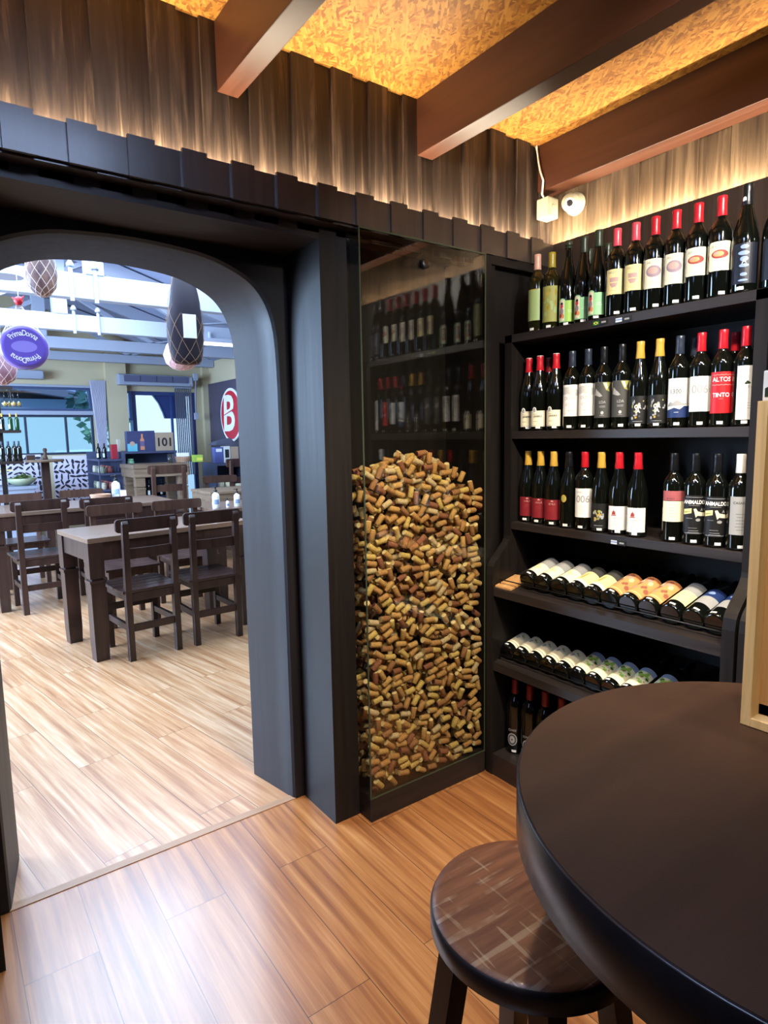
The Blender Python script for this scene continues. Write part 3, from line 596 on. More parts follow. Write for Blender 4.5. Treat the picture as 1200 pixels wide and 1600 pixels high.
        for k in range(16): L.ell(r.uniform(-.035, .035), r.uniform(.055, .155), r.uniform(.006, .013), r.uniform(.006, .014), r.choice(['paper_brown', 'paper_brown', 'paper_cream', 'ink_rose']), 1+k % 3, 6)
    elif style == 'lie_yellow': L.rect(-.042, .042, .040, .118, 'paper_cream'); L.rect(-.042, .042, .118, .185, 'paper_grey'); L.lines(-.02, .02, .16, 2, 'ink')
    elif style == 'lie_blue': L.rect(-.042, .042, .055, .110, 'paper_grey'); L.rect(-.042, .042, .110, .165, 'ink_blue'); L.ell(.0, .135, .012, .010, 'ink_ice', 1)
    elif style == 'lie_sketch':
        L.rect(-.045, .045, .030, .125, 'paper_ivory'); L.rect(-.045, .045, .040, .044, 'paper_grey', 1)
        for k in range(12): L.ell(r.uniform(-.03, .03), r.uniform(.06, .115), r.uniform(.003, .009), r.uniform(.002, .006), r.choice(['ink_grey', 'paper_cream', 'ink_olive']), 1+k % 3, 6)
    elif style == 'lie_green':
        L.rect(-.045, .045, .025, .125, 'paper_ivory'); L.rect(-.045, .045, .125, .150, 'ink_ice')
        for k in range(18): L.ell(r.uniform(-.034, .034), r.uniform(.06, .118), r.uniform(.004, .012), r.uniform(.004, .010), r.choice(['paper_lime', 'paper_lime', 'paper_mint', 'ink_rose', 'cap_green', 'cap_olive']), 1+k % 3, 6)
    elif style == 'roundel': L.ell(0, .060, .022, .026, 'ink_grey', 0, 22); L.ell(0, .060, .018, .022, 'paper_dark', 1, 22); L.ell(0, .060, .012, .015, 'ink_grey', 2, 18); L.ell(0, .060, .003, .004, 'paper_black', 3); L.text('CUVEE', 0, .098, .009, 'ink_grey', 1)
    me = L.mesh(); _bm_cache[key] = me; return me
def sticker_mesh(kind):
    k = ('S', kind)
    if k not in _bm_cache: L = Label(BR[kind]); L.rect(-.010, .010, .008, .0175, 'paper_white'); L.lines(-.007, .007, .0135, 1, 'ink_grey', 1); _bm_cache[k] = L.mesh()
    return _bm_cache[k]
def child(name, me, parent, label=None, rz=0):
    o = bpy.data.objects.new(name, me); C.objects.link(o); o.parent = parent; o.rotation_euler = (0, 0, rz)
    if label: o['label'] = label
    return o
def bottle(kind, cap, style, label, group, loc, rz=0., glass_='bottle', sticker=True, white_top=False, sc=1.0, rot=None, neck_dot=False, low=.242):
    t = thing('wine_bottle', label, 'wine bottle', loc, 0, group); t.scale = (1, 1, sc)
    t.rotation_euler = rot if rot else (0, 0, rz)
    if sc < .9: t.scale = (sc, sc, sc)
    bb = child('bottle_body', body_mesh(kind, glass_), t); cc = child('capsule', cap_mesh(kind, cap, white_top, low), t, cap.replace('cap_', '').replace('dkred', 'dark red')+' capsule')
    if style: child('label', make_label(kind, style), t)
    if sticker: child('price_sticker', sticker_mesh(kind), bb, 'small white price sticker', random.uniform(-.25, .35))
    if neck_dot:
        bm = bmesh.new(); Lb = Label(.0158); Lb.bm.free(); Lb.bm = bm; Lb.ell(-.008, .258, .006, .0075, 'paper_white', 2); child('neck_seal', Lb.mesh(), cc, 'round white neck seal')
    return t
def face(p):  # turn a label a little towards where the shop walks
    return math.atan2(0-p.y, 0-p.x)-PI
ORD = ['first', 'second', 'third', 'fourth', 'fifth', 'sixth', 'seventh', 'eighth', 'ninth', 'tenth', 'eleventh', 'twelfth', 'thirteenth', 'fourteenth']
def stand(rows, z, X, ypx, shelf, grp, seed_rz=.25):
    last = 9; WS = .955 if z > 1.6 else (.90 if z > 1.4 else .94)
    for i, r_ in enumerate(rows):
        px, kind, cap, st, desc = r_[:5]; k = r_[5] if len(r_) > 5 else {}
        XX = X+k.pop('dx', 0); p = onX(px, ypx+(k.pop('dy', 0)), XX); rz = k.pop('rz', 0)+.45; rr = BR[kind]+.0006; y = p.y
        if z < 1.9: y = min(y, 1.832-rr*WS); y = max(y, .880+rr*WS)
        if last != 9: y = min(y, last-rr*WS-.0003)
        last = y-rr*WS
        bottle(kind, cap, st, desc, grp, (XX, y, z), rz+random.uniform(-.08, .08), **k).scale = (WS, WS, k.get('sc', 1.0))
g1 = 'bottles standing on the top shelf'
stand([
 (839.5, 'bord', 'cap_pink', 'palegreen', 'wine bottle with pinkish capsule and pale green label, leftmost on the top shelf', dict(rz=-.25, sc=1.03, glass_='bottle_olive', dx=.02)),
 (862, 'bord', 'cap_olive', 'gold_leaf', 'wine bottle with olive gold capsule and tall golden leaf label on the top shelf', dict(sc=1.0, glass_='bottle_olive', dx=.02)),
 (882.5, 'slim', 'cap_green', 'lime', 'slim dark bottle with lime and portrait label, beside the golden leaf label bottle', dict(dx=.03, rz=.0, low=.275)),
 (905, 'slim', 'cap_green', 'mint', 'slim dark bottle with mint portrait label, middle of the three portrait bottles', dict(dx=.03, rz=.0)),
 (934, 'slim', 'cap_green', 'mint', 'slim dark bottle with mint portrait label, next to the first cream label bottle', dict(dx=.01, rz=.0)),
 (962.5, 'bord', 'cap_rose', 'cream', 'red capsule wine bottle with bright cream label, the left one of two', dict(sc=1.02)),
 (989, 'bord', 'cap_rose', 'cream', 'red capsule wine bottle with bright cream label, the right one of two', dict(sc=1.02)),
 (1018, 'bord', 'cap_red', 'ivory', 'red capsule wine bottle with faded violet oval on ivory label, the left one of two', dict(sc=1.02)),
 (1050, 'bord', 'cap_red', 'ivory', 'red capsule wine bottle with faded violet oval on ivory label, the right one of two', dict(sc=1.02)),
 (1084.5, 'bord', 'cap_red', 'ivory_oval', 'red capsule wine bottle with rounded ivory label and reddish oval, the left one of two', dict(sc=1.02)),
 (1121, 'bord', 'cap_red', 'ivory_oval', 'red capsule wine bottle with rounded ivory label and reddish oval, the right one of two', dict(sc=1.02)),
 (1160, 'burg', 'cap_black', 'icegrey', 'black sloping shouldered wine bottle with icy blue label and white neck dot', dict(sc=1.06, neck_dot=True)),
 (1196, 'burg', 'cap_black', 'icegrey', 'black wine bottle with icy blue label at the right edge of the top shelf', dict(sc=1.06, dx=.02)),
], 1.906, 2.048, 455, 'top', g1)
g1b = 'bottles behind the front row of the top shelf'
stand([(919, 'bord', 'cap_green', 'plainwhite', 'dark bottle with plain white label behind the mint portrait bottles, left', dict(sticker=False)),
       (948, 'bord', 'cap_green', 'plainwhite', 'dark bottle with plain white label behind the mint portrait bottles, right', dict(sticker=False))], 1.906, 2.155, 470, 'top', g1b)
g2 = 'bottles standing on the second shelf'
stand([
 (819, 'burg', 'cap_red', 'keyhole', 'sloping shouldered bottle with red capsule and keyhole label, leftmost on the second shelf', dict(dx=.02, white_top=True)),
 (843, 'burg', 'cap_red', 'keyhole', 'sloping shouldered bottle with red capsule and keyhole label, middle of three', dict(white_top=True, dx=.0)),
 (868, 'burg', 'cap_red', 'keyhole', 'sloping shouldered bottle with red capsule and keyhole label, right of three', dict(white_top=True)),
 (893, 'bord', 'cap_navy', 'duna', 'dark capsule bottle with white dune label, the left one of two', dict(dx=-.003)),
 (917.5, 'bord', 'cap_navy', 'duna', 'dark capsule bottle with white dune label, the right one of two', dict()),
 (941.5, 'bord', 'cap_black', 'greyart', 'bottle with dark grey art label and black capsule, the left one of two', dict()),
 (970, 'bord', 'cap_black', 'greyart', 'bottle with dark grey art label and black capsule, the right one of two', dict()),
 (998, 'burg', 'cap_gold', 'orbia', 'gold capsule bottle with black splashed label, the left one of two', dict()),
 (1026, 'burg', 'cap_gold', 'orbia', 'gold capsule bottle with black splashed label, the right one of two', dict()),
 (1059, 'bord', 'cap_navy', 'mount', 'bottle with white label and dark blue mountains at its foot', dict()),
 (1092, 'bord', 'cap_red', 'zerosix', 'red capsule bottle with white label and large grey 006, second shelf', dict()),
 (1124, 'bord', 'cap_red', 'altos', 'bottle with bright red label and red capsule on the second shelf', dict()),
 (1152, 'bord', 'cap_red', 'reserva', 'bottle with long white label at the right end of the second shelf', dict(rz=.1)),
], 1.508, 2.048, 640, 'second', g2)
g2b = 'bottles behind the front row of the second shelf'
stand([(857, 'burg', 'cap_dkred', None, 'dark red capsule bottle half hidden behind the keyhole label bottles', dict(sticker=False, white_top=True)),
       (1082, 'bord', 'cap_navy', None, 'dark bottle half hidden behind the mountain label bottle', dict(sticker=False)),
       (1144, 'bord', 'cap_red', None, 'red capsule bottle half hidden behind the red label bottle', dict(sticker=False)),
       (1006, 'bord', 'cap_black', None, 'black bottle in shade behind the gold capsule pair', dict(sticker=False))], 1.508, 2.14, 640, 'second', g2b)
g3 = 'bottles standing on the third shelf'
stand([
 (818, 'burg', 'cap_gold', 'winered', 'gold capsule bottle with wine red label, leftmost on the third shelf', dict(dx=.02)),
 (840, 'burg', 'cap_gold', 'winered', 'gold capsule bottle with wine red label, middle of three', dict(dx=.01)),
 (863, 'burg', 'cap_gold', 'winered', 'gold capsule bottle with wine red label, right of three', dict()),
 (886, 'burg', 'cap_black', 'medal', 'black bottle with small gilt medallion on the third shelf', dict()),
 (910, 'bord', 'cap_red', 'zerosix', 'red capsule bottle with white label and large grey 006, third shelf', dict()),
 (936, 'burg', 'cap_gold', 'floral', 'gold capsule bottle with black floral label on the third shelf', dict()),
 (963, 'burg', 'cap_red', 'redmark', 'red capsule bottle with small red mark on white label, the left one of two', dict()),
 (993, 'burg', 'cap_red', 'redmark', 'red capsule bottle with small red mark on white label, the right one of two', dict()),
 (1051, 'bord', 'cap_black', 'pinkcream', 'bottle with dusty pink and cream label on the third shelf', dict(sc=1.0)),
 (1084, 'bord', 'cap_black', 'flags', 'bottle with black label and cream flags, the left one of two', dict(sc=1.0)),
 (1117, 'bord', 'cap_black', 'flags', 'bottle with black label and cream flags, the right one of two', dict(sc=1.0)),
 (1149, 'bord', 'cap_white', 'greylong', 'white capsule bottle with long grey label at the right end of the third shelf', dict(rz=.05, sc=1.0)),
], 1.121, 2.048, 800, 'third', g3)
# row 4 and 5: lying on the sloped shelves, base towards the room
SL = math.atan(.10/.425)
def lying(items, z, grp, kind='burg', y_at=None):
    n = len(items); lasty = 9
    for i, (px, py, cap, st, desc) in enumerate(items):
        rr = BR[kind]; p = onX(px, py, 1.935); x0 = 1.935; p.y = min(p.y, 1.828-rr, lasty-1.9*rr-.0004); p.y = max(p.y, .884+rr); lasty = p.y
        zb = z+(x0-1.897)*math.tan(SL)+rr*.95/math.cos(SL)+.002
        # bottle axis +X, tilted up by the slope; label faces up
        rot = Matrix.Rotation(-SL, 3, 'Y') @ Matrix.Rotation(PI/2, 3, 'Y')
        t = bottle(kind, cap, st, desc, grp, (x0, p.y, zb), rot=rot.to_euler()); t.scale = (.95, .95, 1)
def lie_desc(i, n, what, where): return f'bottle lying base outwards with {what}, {where}'
r4 = [(822, 911), (845, 917), (871, 921), (894, 929), (917, 935), (945, 943), (978, 949), (1010, 956), (1046, 963), (1079, 971), (1112, 979)]
d4 = [('lie_white', 'white and grey label, leftmost on the upper sloped shelf'), ('lie_white', 'white and grey label, second from the left on the upper sloped shelf'), ('lie_white', 'white and grey label, third from the left on the upper sloped shelf'),
      ('lie_cream', 'cream and dark label, left one of two on the upper sloped shelf'), ('lie_cream', 'cream and dark label, right one of two on the upper sloped shelf'),
      ('lie_orange', 'orange patterned label, left of three'), ('lie_orange', 'orange patterned label, middle of three'), ('lie_orange', 'orange patterned label, right of three'),
      ('lie_yellow', 'long pale yellow and grey label'), ('lie_blue', 'grey and blue label, second from the right on the upper sloped shelf'), ('lie_blue', 'grey and blue label, rightmost on the upper sloped shelf')]
def even(r, y0, y1, X): 
    n = len(r); return [y0+(y1-y0)*i/(n-1) for i in range(n)]
lying([(a[0], a[1], 'cap_black', b[0], 'lying bottle with '+b[1]) for a, b in zip(r4, d4)], .845, 'bottles lying on the upper sloped shelf')
r5 = [(765, 996), (787, 1005), (811, 1015), (835, 1024), (864, 1035), (894, 1048), (921, 1059), (948, 1070), (977, 1079), (1012, 1092)]
d5 = [('lie_sketch', 'pale sketched label, leftmost on the lower sloped shelf')]+[('lie_sketch', f'pale sketched label, {ORD[i]} from the left on the lower sloped shelf') for i in range(1, 5)]+[('lie_green', f'green flowered label, {w}') for w in ('first green one from the left', 'second green one from the left', 'third green one from the left', 'fourth green one from the left', 'mostly hidden by the round table')]
lying([(a[0], a[1], 'cap_black', b[0], 'lying bottle with '+b[1]) for a, b in zip(r5, d5)], .515, 'bottles lying on the lower sloped shelf', kind='bord')
for i, (px, py) in enumerate(((785, 1150), (808, 1163), (834, 1170), (860, 1180))):
    p = onX(px, py, 1.99); p.y = min(p.y, 1.787-.083*i); bottle('bord', 'cap_dkred', 'roundel' if i < 2 else None, ['red capsule bottle with round grey emblem, leftmost on the bottom shelf', 'red capsule bottle with round grey emblem, second on the bottom shelf', 'plain red capsule bottle third on the bottom shelf', 'plain red capsule bottle fourth on the bottom shelf, beside the table'][i], 'bottles standing on the bottom shelf', (1.99, p.y, .101), .4, white_top=False, sc=1.1)
# neighbouring unit at the right edge
U2, UO2 = shelf_unit(-.20, .832, 'second dark wine shelf at the right edge behind the pine crate')

# ------------------------------------------------------------------ security camera
p0 = onY(851, 305, 1.90); p1 = onY(872, 340, 1.90)
bm = bmesh.new(); bx0, bx1, bz0, bz1 = p0.x+.005, p0.x+.075, p1.z-.012, p0.z-.005
jb = thing('junction_box', 'cream plastic junction box in the corner under the beam', 'junction box', ((bx0+bx1)/2, 1.92, bz0))
jo = ((bx0+bx1)/2, 1.92, bz0)
bm = bmesh.new(); box(bm, bx0, bx1, 1.885, 1.949, bz0, bz1, bev=.004); obj('housing', loc_(bm, jo), M['plastic_white'], jb)
bm = bmesh.new(); box(bm, bx0+.006, bx1-.006, 1.8825, 1.8855, bz0+.006, bz1-.006, bev=.001); lathe(bm, [(.010, 0), (.0125, 0), (.0125, .0014), (.010, .0014)], 20, mat4=Matrix.Translation(((bx0+bx1)/2, 1.8825, (bz0+bz1)/2)) @ Matrix.Rotation(PI/2, 4, 'X')); obj('cover', loc_(bm, jo), M['plastic_white'], jb)
dc = onX(890, 316, 2.335)
cm = thing('security_camera', 'white dome security camera on the wall above the wine bottles', 'security camera', (2.384, dc.y, dc.z))
aim = (Vector((0, .35, 1.5))-dc).normalized(); 
bm = bmesh.new(); lathe(bm, [(.045, 0), (.047, .004), (.046, .018), (.040, .030), (.030, .037)], 28, mat4=Matrix.Rotation(-PI/2, 4, 'Y')); obj('base', bm, M['plastic_white'], cm)
bm = bmesh.new(); bmesh.ops.create_uvsphere(bm, u_segments=28, v_segments=16, radius=.038)
for f in bm.faces: f.smooth = True
bmesh.ops.translate(bm, verts=bm.verts, vec=(-.042, 0, 0)); obj('ball', bm, M['plastic_white'], cm)
q = aim.to_track_quat('Z', 'Y').to_matrix().to_4x4()
bm = bmesh.new(); lathe(bm, [(.019, .030), (.0215, .034), (.0205, .040), (.017, .0405)], 24, mat4=Matrix.Translation((-.042, 0, 0)) @ q); obj('lens_ring', bm, M['cable'], cm)
bm = bmesh.new(); lathe(bm, [(.0165, .0385), (.012, .0415), (.006, .0425), (.0005, .043)], 24, mat4=Matrix.Translation((-.042, 0, 0)) @ q); obj('lens', bm, mat('dark_lens', (40, 40, 42), .08, coat=.5), cm)
ca = onY(838, 222, 1.93); ca.z = ZC-.001; pts = [ca]
pts[0] = onX(838, 224, 2.281); pts[0].z = ZC-.001
for x, y in ((840, 240), (842, 256), (845, 270), (849, 282)): pts.append(onX(x, y, 2.281))
pts.append(Vector((bx0-.004, 1.915, bz1+.012)))
pts.append(Vector((bx0+.014, 1.915, bz1-.002)))
bm = bmesh.new(); tube(bm, pts, .0042, 8); tag(obj('camera_cable', bm, M['cable']), 'white cable hanging from the ceiling into the junction box', 'cable')

# ------------------------------------------------------------------ round bar table, stool, crate
TX, TY, TR, TZ = .942, .279, .419, 1.0
rt_ = thing('round_bar_table', 'large dark brown round bar table with a thick edge in the foreground', 'table', (TX, TY, 0))
bm = bmesh.new(); lathe(bm, [(TR-.004, TZ-.006), (TR-.004, TZ)], 96); bmesh.ops.recalc_face_normals(bm, faces=bm.faces); obj('table_top', bm, M['table'], rt_)
bm = bmesh.new(); lathe(bm, [(TR-.02, TZ-.085), (TR-.004, TZ-.085), (TR, TZ-.081), (TR, TZ-.004), (TR-.003, TZ-.0005), (TR-.0045, TZ-.0055)], 96); obj('edge_band', bm, M['table_rim'], rt_)
bm = bmesh.new(); lathe(bm, [(.055, .03), (.05, .06), (.05, .90), (.10, TZ-.085)], 28); obj('pedestal', bm, M['black'], rt_)
bm = bmesh.new(); lathe(bm, [(.165, 0), (.17, .01), (.16, .022), (.06, .032)], 40); obj('foot_plate', bm, M['black'], rt_)
def stool():
    t = thing('bar_stool', 'round wooden bar stool with scratched brown seat beside the bar table', 'stool', (.785, .663, 0), -.05)
    m = mat('scratched_seat', (96, 58, 38), .5, coat=.1); n = NT(m)
    v = n.coord((1, 1, 1), (0, 0, 0)); f = n.noise(n.coord((6, 60, 6)), 1, 5, .6)
    base = n.ramp(f, [(.35, (84, 48, 32)), (.65, (112, 72, 48))])
    sc = n.noise(n.coord((4, 70, 6)), 1, 3, .55, .3); sc2 = n.noise(n.coord((90, 7, 6)), 1, 2, .5, .2); pm = n.noise(v, 9, 3, .6)
    s1 = n.ramp(sc, [(.585, (0, 0, 0)), (.61, (255, 255, 255))]); s2 = n.ramp(sc2, [(.62, (0, 0, 0)), (.65, (255, 255, 255))]); p_ = n.ramp(pm, [(.42, (0, 0, 0)), (.55, (255, 255, 255))])
    mk = n.mix(n.mix(s1, s2, 1., 'ADD'), p_, 1., 'MULTIPLY'); mm = n.add('ShaderNodeMath', operation='MULTIPLY'); mm.inputs[1].default_value = .6; n.ln(mk, mm.inputs[0])
    n.ln(n.mix(base, (150, 128, 104), mm.outputs[0]), n.b.inputs['Base Color'])
    bm = bmesh.new(); lathe(bm, [(.150, .636), (.172, .636), (.178, .642), (.178, .672), (.174, .6795), (.16, .68)], 64)
    for f in bm.faces:
        c = f.calc_center_median(); f.material_index = 0 if c.z > .6785 else 1
    obj('seat', bm, [m, M['table_rim']], t)
    for k in range(4):
        a = .95+k*PI/2; c, s = math.cos(a), math.sin(a); bm = bmesh.new(); leg(bm, (c*.215, s*.215, 0), (c*.125, s*.125, .640), .042, .042); obj('leg', bm, M['chair'], t)
    for z, rr_ in ((.22, .186), (.40, .160)):
        for k in range(4):
            a = .95+k*PI/2; b = a+PI/2; bm = bmesh.new(); tube(bm, [(math.cos(a)*rr_, math.sin(a)*rr_, z), (math.cos(b)*rr_, math.sin(b)*rr_, z)], .013, 8); obj('stretcher', bm, M['chair'], t)
        break
    return t
stool()
cb = onZ(1156, 1131, TZ); ct = onX(1179, 627, cb.x)
crate = thing('pine_crate', 'upright open pine crate standing on the round bar table', 'crate', (cb.x, cb.y, TZ)); hz = ct.z-TZ; wy, dx, th = .36, .12, .016
def cbx(name, a, b, c, d, e, f, m=M['pine']): bm = bmesh.new(); box(bm, a, b, c, d, e, f, bev=.001); return obj(name, bm, m, crate)
cbx('side_board', 0, dx, -th, 0, 0.001, hz); cbx('side_board', 0, dx, -wy, -wy+th, 0.001, hz)
cbx('top_board', 0, dx, -wy+th, -th, hz-th, hz); cbx('bottom_board', 0, dx, -wy+th, -th, .001, th)
cbx('back_board', dx-.006, dx, -wy+th, -th, th, hz-th, wood('crate_back', (120, 78, 44), (150, 100, 60), 'z', .5))
bm = bmesh.new(); box(bm, .035, .038, -wy+th, -th, th, hz-th); obj('glass_pane', bm, M['glass'], crate)
bm = bmesh.new(); box(bm, .030, .046, -.034, -th, th, hz-th); box(bm, .030, .046, -wy+th, -wy+.034, th, hz-th); box(bm, .030, .046, -wy+th, -th, th, .034); obj('inner_frame', bm, M['light_wood'], crate)
pp = onX(1194, 606, cb.x+.02)
pk = thing('printed_packet', 'small white packet with green and yellow print on top of the pine crate', 'packet', (cb.x+.015, cb.y-.045, ct.z+.0005))
bm = bmesh.new(); w_ = .05; hh_ = .048
y1_ = pp.y-(cb.y-.045)
box(bm, 0, .03, y1_-.06, y1_, 0, hh_, bev=.002); prism(bm, [(y1_-.05, .006), (y1_-.004, .006), (y1_-.004, .020), (y1_-.03, .030), (y1_-.05, .024)], 'x', -.0012, -.0002, 1); prism(bm, [(y1_-.05, .004), (y1_-.015, .004), (y1_-.02, .016), (y1_-.05, .018)], 'x', -.0020, -.0012, 2)
obj('wrapper', bm, [M['paper_white'], M['cap_green'], M['ink_gold']], pk)

# ------------------------------------------------------------------ setting: dining room
YW, XR = 10.5, 3.94
w1r = onY(146, 650, YW).x; zs = onY(80, 711, YW).z; zh = onY(60, 604, YW).z; zm0 = onY(60, 648, YW).z; zm1 = onY(60, 642, YW).z
d0 = onY(160, 650, YW).x; d1 = onY(306, 650, YW).x; zd = onY(210, 611, YW).z
bm = bmesh.new(); box(bm, -3.2, w1r, YW, YW+.15, 0, zs); box(bm, -3.2, w1r, YW, YW+.15, zh, 4.2); box(bm, w1r, d0, YW, YW+.15, 0, 4.2)
box(bm, d0, d1, YW, YW+.15, zd, 4.2); box(bm, d1, XR+.1, YW, YW+.15, 0, 4.2); box(bm, -3.2, -2.9, YW, YW+.15, zs, zh)
cx_ = onY(166, 600, YW-.1).x; box(bm, cx_, cx_+.30, YW-.1, YW, 0, 4.2); struct('wall_back', bm, M['yellow_wall'], 'mustard far wall of the dining room')
bm = bmesh.new(); box(bm, XR, XR+.12, YB, YW+.1, 0, 4.2); box(bm, XR-.12, XR, YW-.1, YW, 0, 4.2); struct('wall_dining_right', bm, M['yellow_wall'], 'mustard right wall of the dining room')
bm = bmesh.new(); box(bm, -3.3, -3.2, YB, YW, 0, 4.2); struct('wall_dining_left', bm, M['yellow_wall'])
# roof slopes
bm = bmesh.new()
for xa, za, xb, zb in ((-3.3, 2.72, .4, 3.9), (.4, 3.9, 4.1, 2.72)):
    quadface(bm, [(xa, YB, za), (xb, YB, zb), (xb, YW+.1, zb), (xa, YW+.1, za)]); quadface(bm, [(xa, YB, za+.05), (xa, YW+.1, za+.05), (xb, YW+.1, zb+.05), (xb, YB, zb+.05)])
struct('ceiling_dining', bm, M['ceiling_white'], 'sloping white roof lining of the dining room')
for i, (Y, zb, h) in enumerate(((4.1, 2.72, .2), (5.80, 2.665, .20), (7.5, 2.665, .17), (8.95, 2.665, .14), (10.2, 2.665, .12))):
    t = thing('roof_truss', ['white roof truss out of sight above the archway', 'white roof truss nearest the archway, with bolts through its chord', 'white roof truss, second from the archway', 'white roof truss, third from the archway', 'white roof truss closest to the far wall'][i], 'truss', (0, Y, zb), 0, 'white roof trusses')
    def part(nm, bm_): obj(nm, bm_, M['white'], t)
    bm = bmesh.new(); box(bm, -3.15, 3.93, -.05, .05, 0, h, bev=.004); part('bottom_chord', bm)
    rise = lambda x: 3.86-abs(x-.4)*(3.86-2.72)/3.7-zb
    for sx in (-1, 1):
        bm = bmesh.new(); x1 = .4+sx*3.45; prism(bm, [(.4, rise(.4)), (x1, rise(x1)), (x1, rise(x1)-.14), (.4, rise(.4)-.16)], 'y', -.045, .045); part('top_chord', bm)
        for xa, xb in ((.4, .4+sx*1.15), (.4+sx*2.2, .4+sx*1.15), (.4+sx*2.2, .4+sx*2.75)):
            bm = bmesh.new(); za = h if xa == .4 or xa == .4+sx*2.2 else h; zb_ = rise(xb)-.1; d = .09; prism(bm, [(xa-d*.6, h-.002), (xa+d*.6, h-.002), (xb+d*.6, zb_), (xb-d*.6, zb_)], 'y', -.035, .035); part('web_member', bm)
    bm = bmesh.new(); box(bm, .33, .47, -.04, .04, h, rise(.4)-.1); part('king_post', bm)
    bm = bmesh.new(); box(bm, 1.17, 1.31, -.06, .06, h-.001, rise(1.24)-.1); part('post', bm)
    if i in (1, 2):
        for px_ in (112, 150):
            p = onY(px_, 450, Y-.06); bm = bmesh.new(); tube(bm, [(p.x, -.062, -.03), (p.x, -.062, h+.05)], .016, 8); lathe(bm, [(.03, 0), (.03, .02), (.012, .05)], 10, o=(p.x, -.062, h+.04)); part('bolt', bm)
# window glazing
def frame_box(name, x0, x1, z0, z1, bars=(), m=None, gl='window_glass', y=YW+.05, wf=.035, label=None):
    bm = bmesh.new(); box(bm, x0, x1, y-.03, y+.03, z0, z0+wf); box(bm, x0, x1, y-.03, y+.03, z1-wf, z1); box(bm, x0, x0+wf, y-.03, y+.03, z0+wf, z1-wf); box(bm, x1-wf, x1, y-.03, y+.03, z0+wf, z1-wf)
    for b in bars: box(bm, b-.015, b+.015, y-.03, y+.03, z0+wf, z1-wf)
    w = struct(name, bm, m or M['black'], label); bm = bmesh.new(); box(bm, x0+wf, x1-wf, y-.004, y+.004, z0+wf, z1-wf); g = obj('glass_pane', bm, M[gl], w); return w
bars = [onY(px_, 690, YW+.05).x for px_ in (42, 105)]
frame_box('window_1', -2.9, w1r, zs, zm0, bars, mat('dark_frame', (40, 50, 70), .4), label='wide window with dark mullions looking onto the street')
frame_box('window_2', -2.9, w1r, zm1, zh, (), mat('blue_frame', (60, 75, 110), .4), 'tinted_glass', label='tinted upper window strip')
bm = bmesh.new(); box(bm, -2.95, w1r+.02, YW-.03, YW+.1, zm0-.001, zm1+.001); box(bm, -2.95, w1r+.02, YW-.02, YW+.1, zh-.001, zh+.03); struct('trim_7', bm, M['white'], 'white rail between the two windows')
dm = onY(208, 650, YW).x; db = onY(270, 650, YW).x
bz = onY(180, 657, YW+.05).z
frame_box('window_3', d0, dm, bz, zd, (), mat('steel_blue_frame', (70, 110, 170), .3), 'tinted_glass', label='blue tinted glass panel beside the column')
frame_box('window_4', d0, dm, .35, bz, (), mat('pale_frame', (140, 190, 220), .3), 'window_glass', label='clear glass below the tinted panel')
frame_box('window_5', dm+.001, d1, .1, zd, (db,), mat('navy_frame', (44, 60, 110), .4), 'window_glass', label='large glazed door leaf behind the boxes', wf=.06)
# curtain
def wavy(name, px0, px1, y0, y1_, Y, m, label, cat, x_bot=None, n=14, amp=.018):
    a, b = onY(px0, y0, Y).x, onY(px1, y0, Y).x; c, d = (onY(x_bot[0], y1_, Y).x, onY(x_bot[1], y1_, Y).x) if x_bot else (a, b); zt, zb_ = onY(px0, y0, Y).z, onY(px0, y1_, Y).z
    bm = bmesh.new(); N = n*6; rows = []
    for k in range(9):
        f = k/8; row = []
        for s_ in (0, 1):
            for i in range(N+1): t = i/N; xx = (a+(b-a)*t)*(1-f)+(c+(d-c)*t)*f; row.append(bm.verts.new((xx, Y+amp*math.sin(t*n*2*PI)+s_*.004, zt+(zb_-zt)*f)))
        rows.append(row)
    for r0, r1 in zip(rows, rows[1:]):
        for s_ in (0, 1):
            for i in range(N): q = [r0[s_*(N+1)+i], r0[s_*(N+1)+i+1], r1[s_*(N+1)+i+1], r1[s_*(N+1)+i]]; f_ = bm.faces.new(q if s_ else q[::-1]); f_.smooth = True
    for e in (0, N):
        for r0, r1 in zip(rows, rows[1:]): bm.faces.new((r0[e], r0[N+1+e], r1[N+1+e], r1[e]))
    return tag(obj(name, bm, m), label, cat)
wavy('curtain', 139, 164, 594, 705, YW-.09, mat('lilac_curtain', (205, 205, 222), .8), 'pale lilac curtain gathered beside the street window', 'curtain', (155, 168))
# vertical blind
t = thing('vertical_blind', 'white vertical strip blind hanging below the air conditioner', 'blind', (onY(272, 605, YW-.08).x, YW-.08, .9))
zt = onY(285, 607, YW-.08).z; L_ = onY(304, 700, YW-.08).x-t.location.x
bm = bmesh.new(); box(bm, 0, L_, -.02, .02, zt-.9, zt-.9+.03); obj('head_rail', bm, M['white'], t)
for k in range(9): bm = bmesh.new(); x = L_*(k+.5)/9; prism(bm, [(x-.016, -.014), (x+.016, .010), (x+.016, .0115), (x-.016, -.0125)], 'z', 0, zt-.9); obj('slat', bm, M['white'], t)
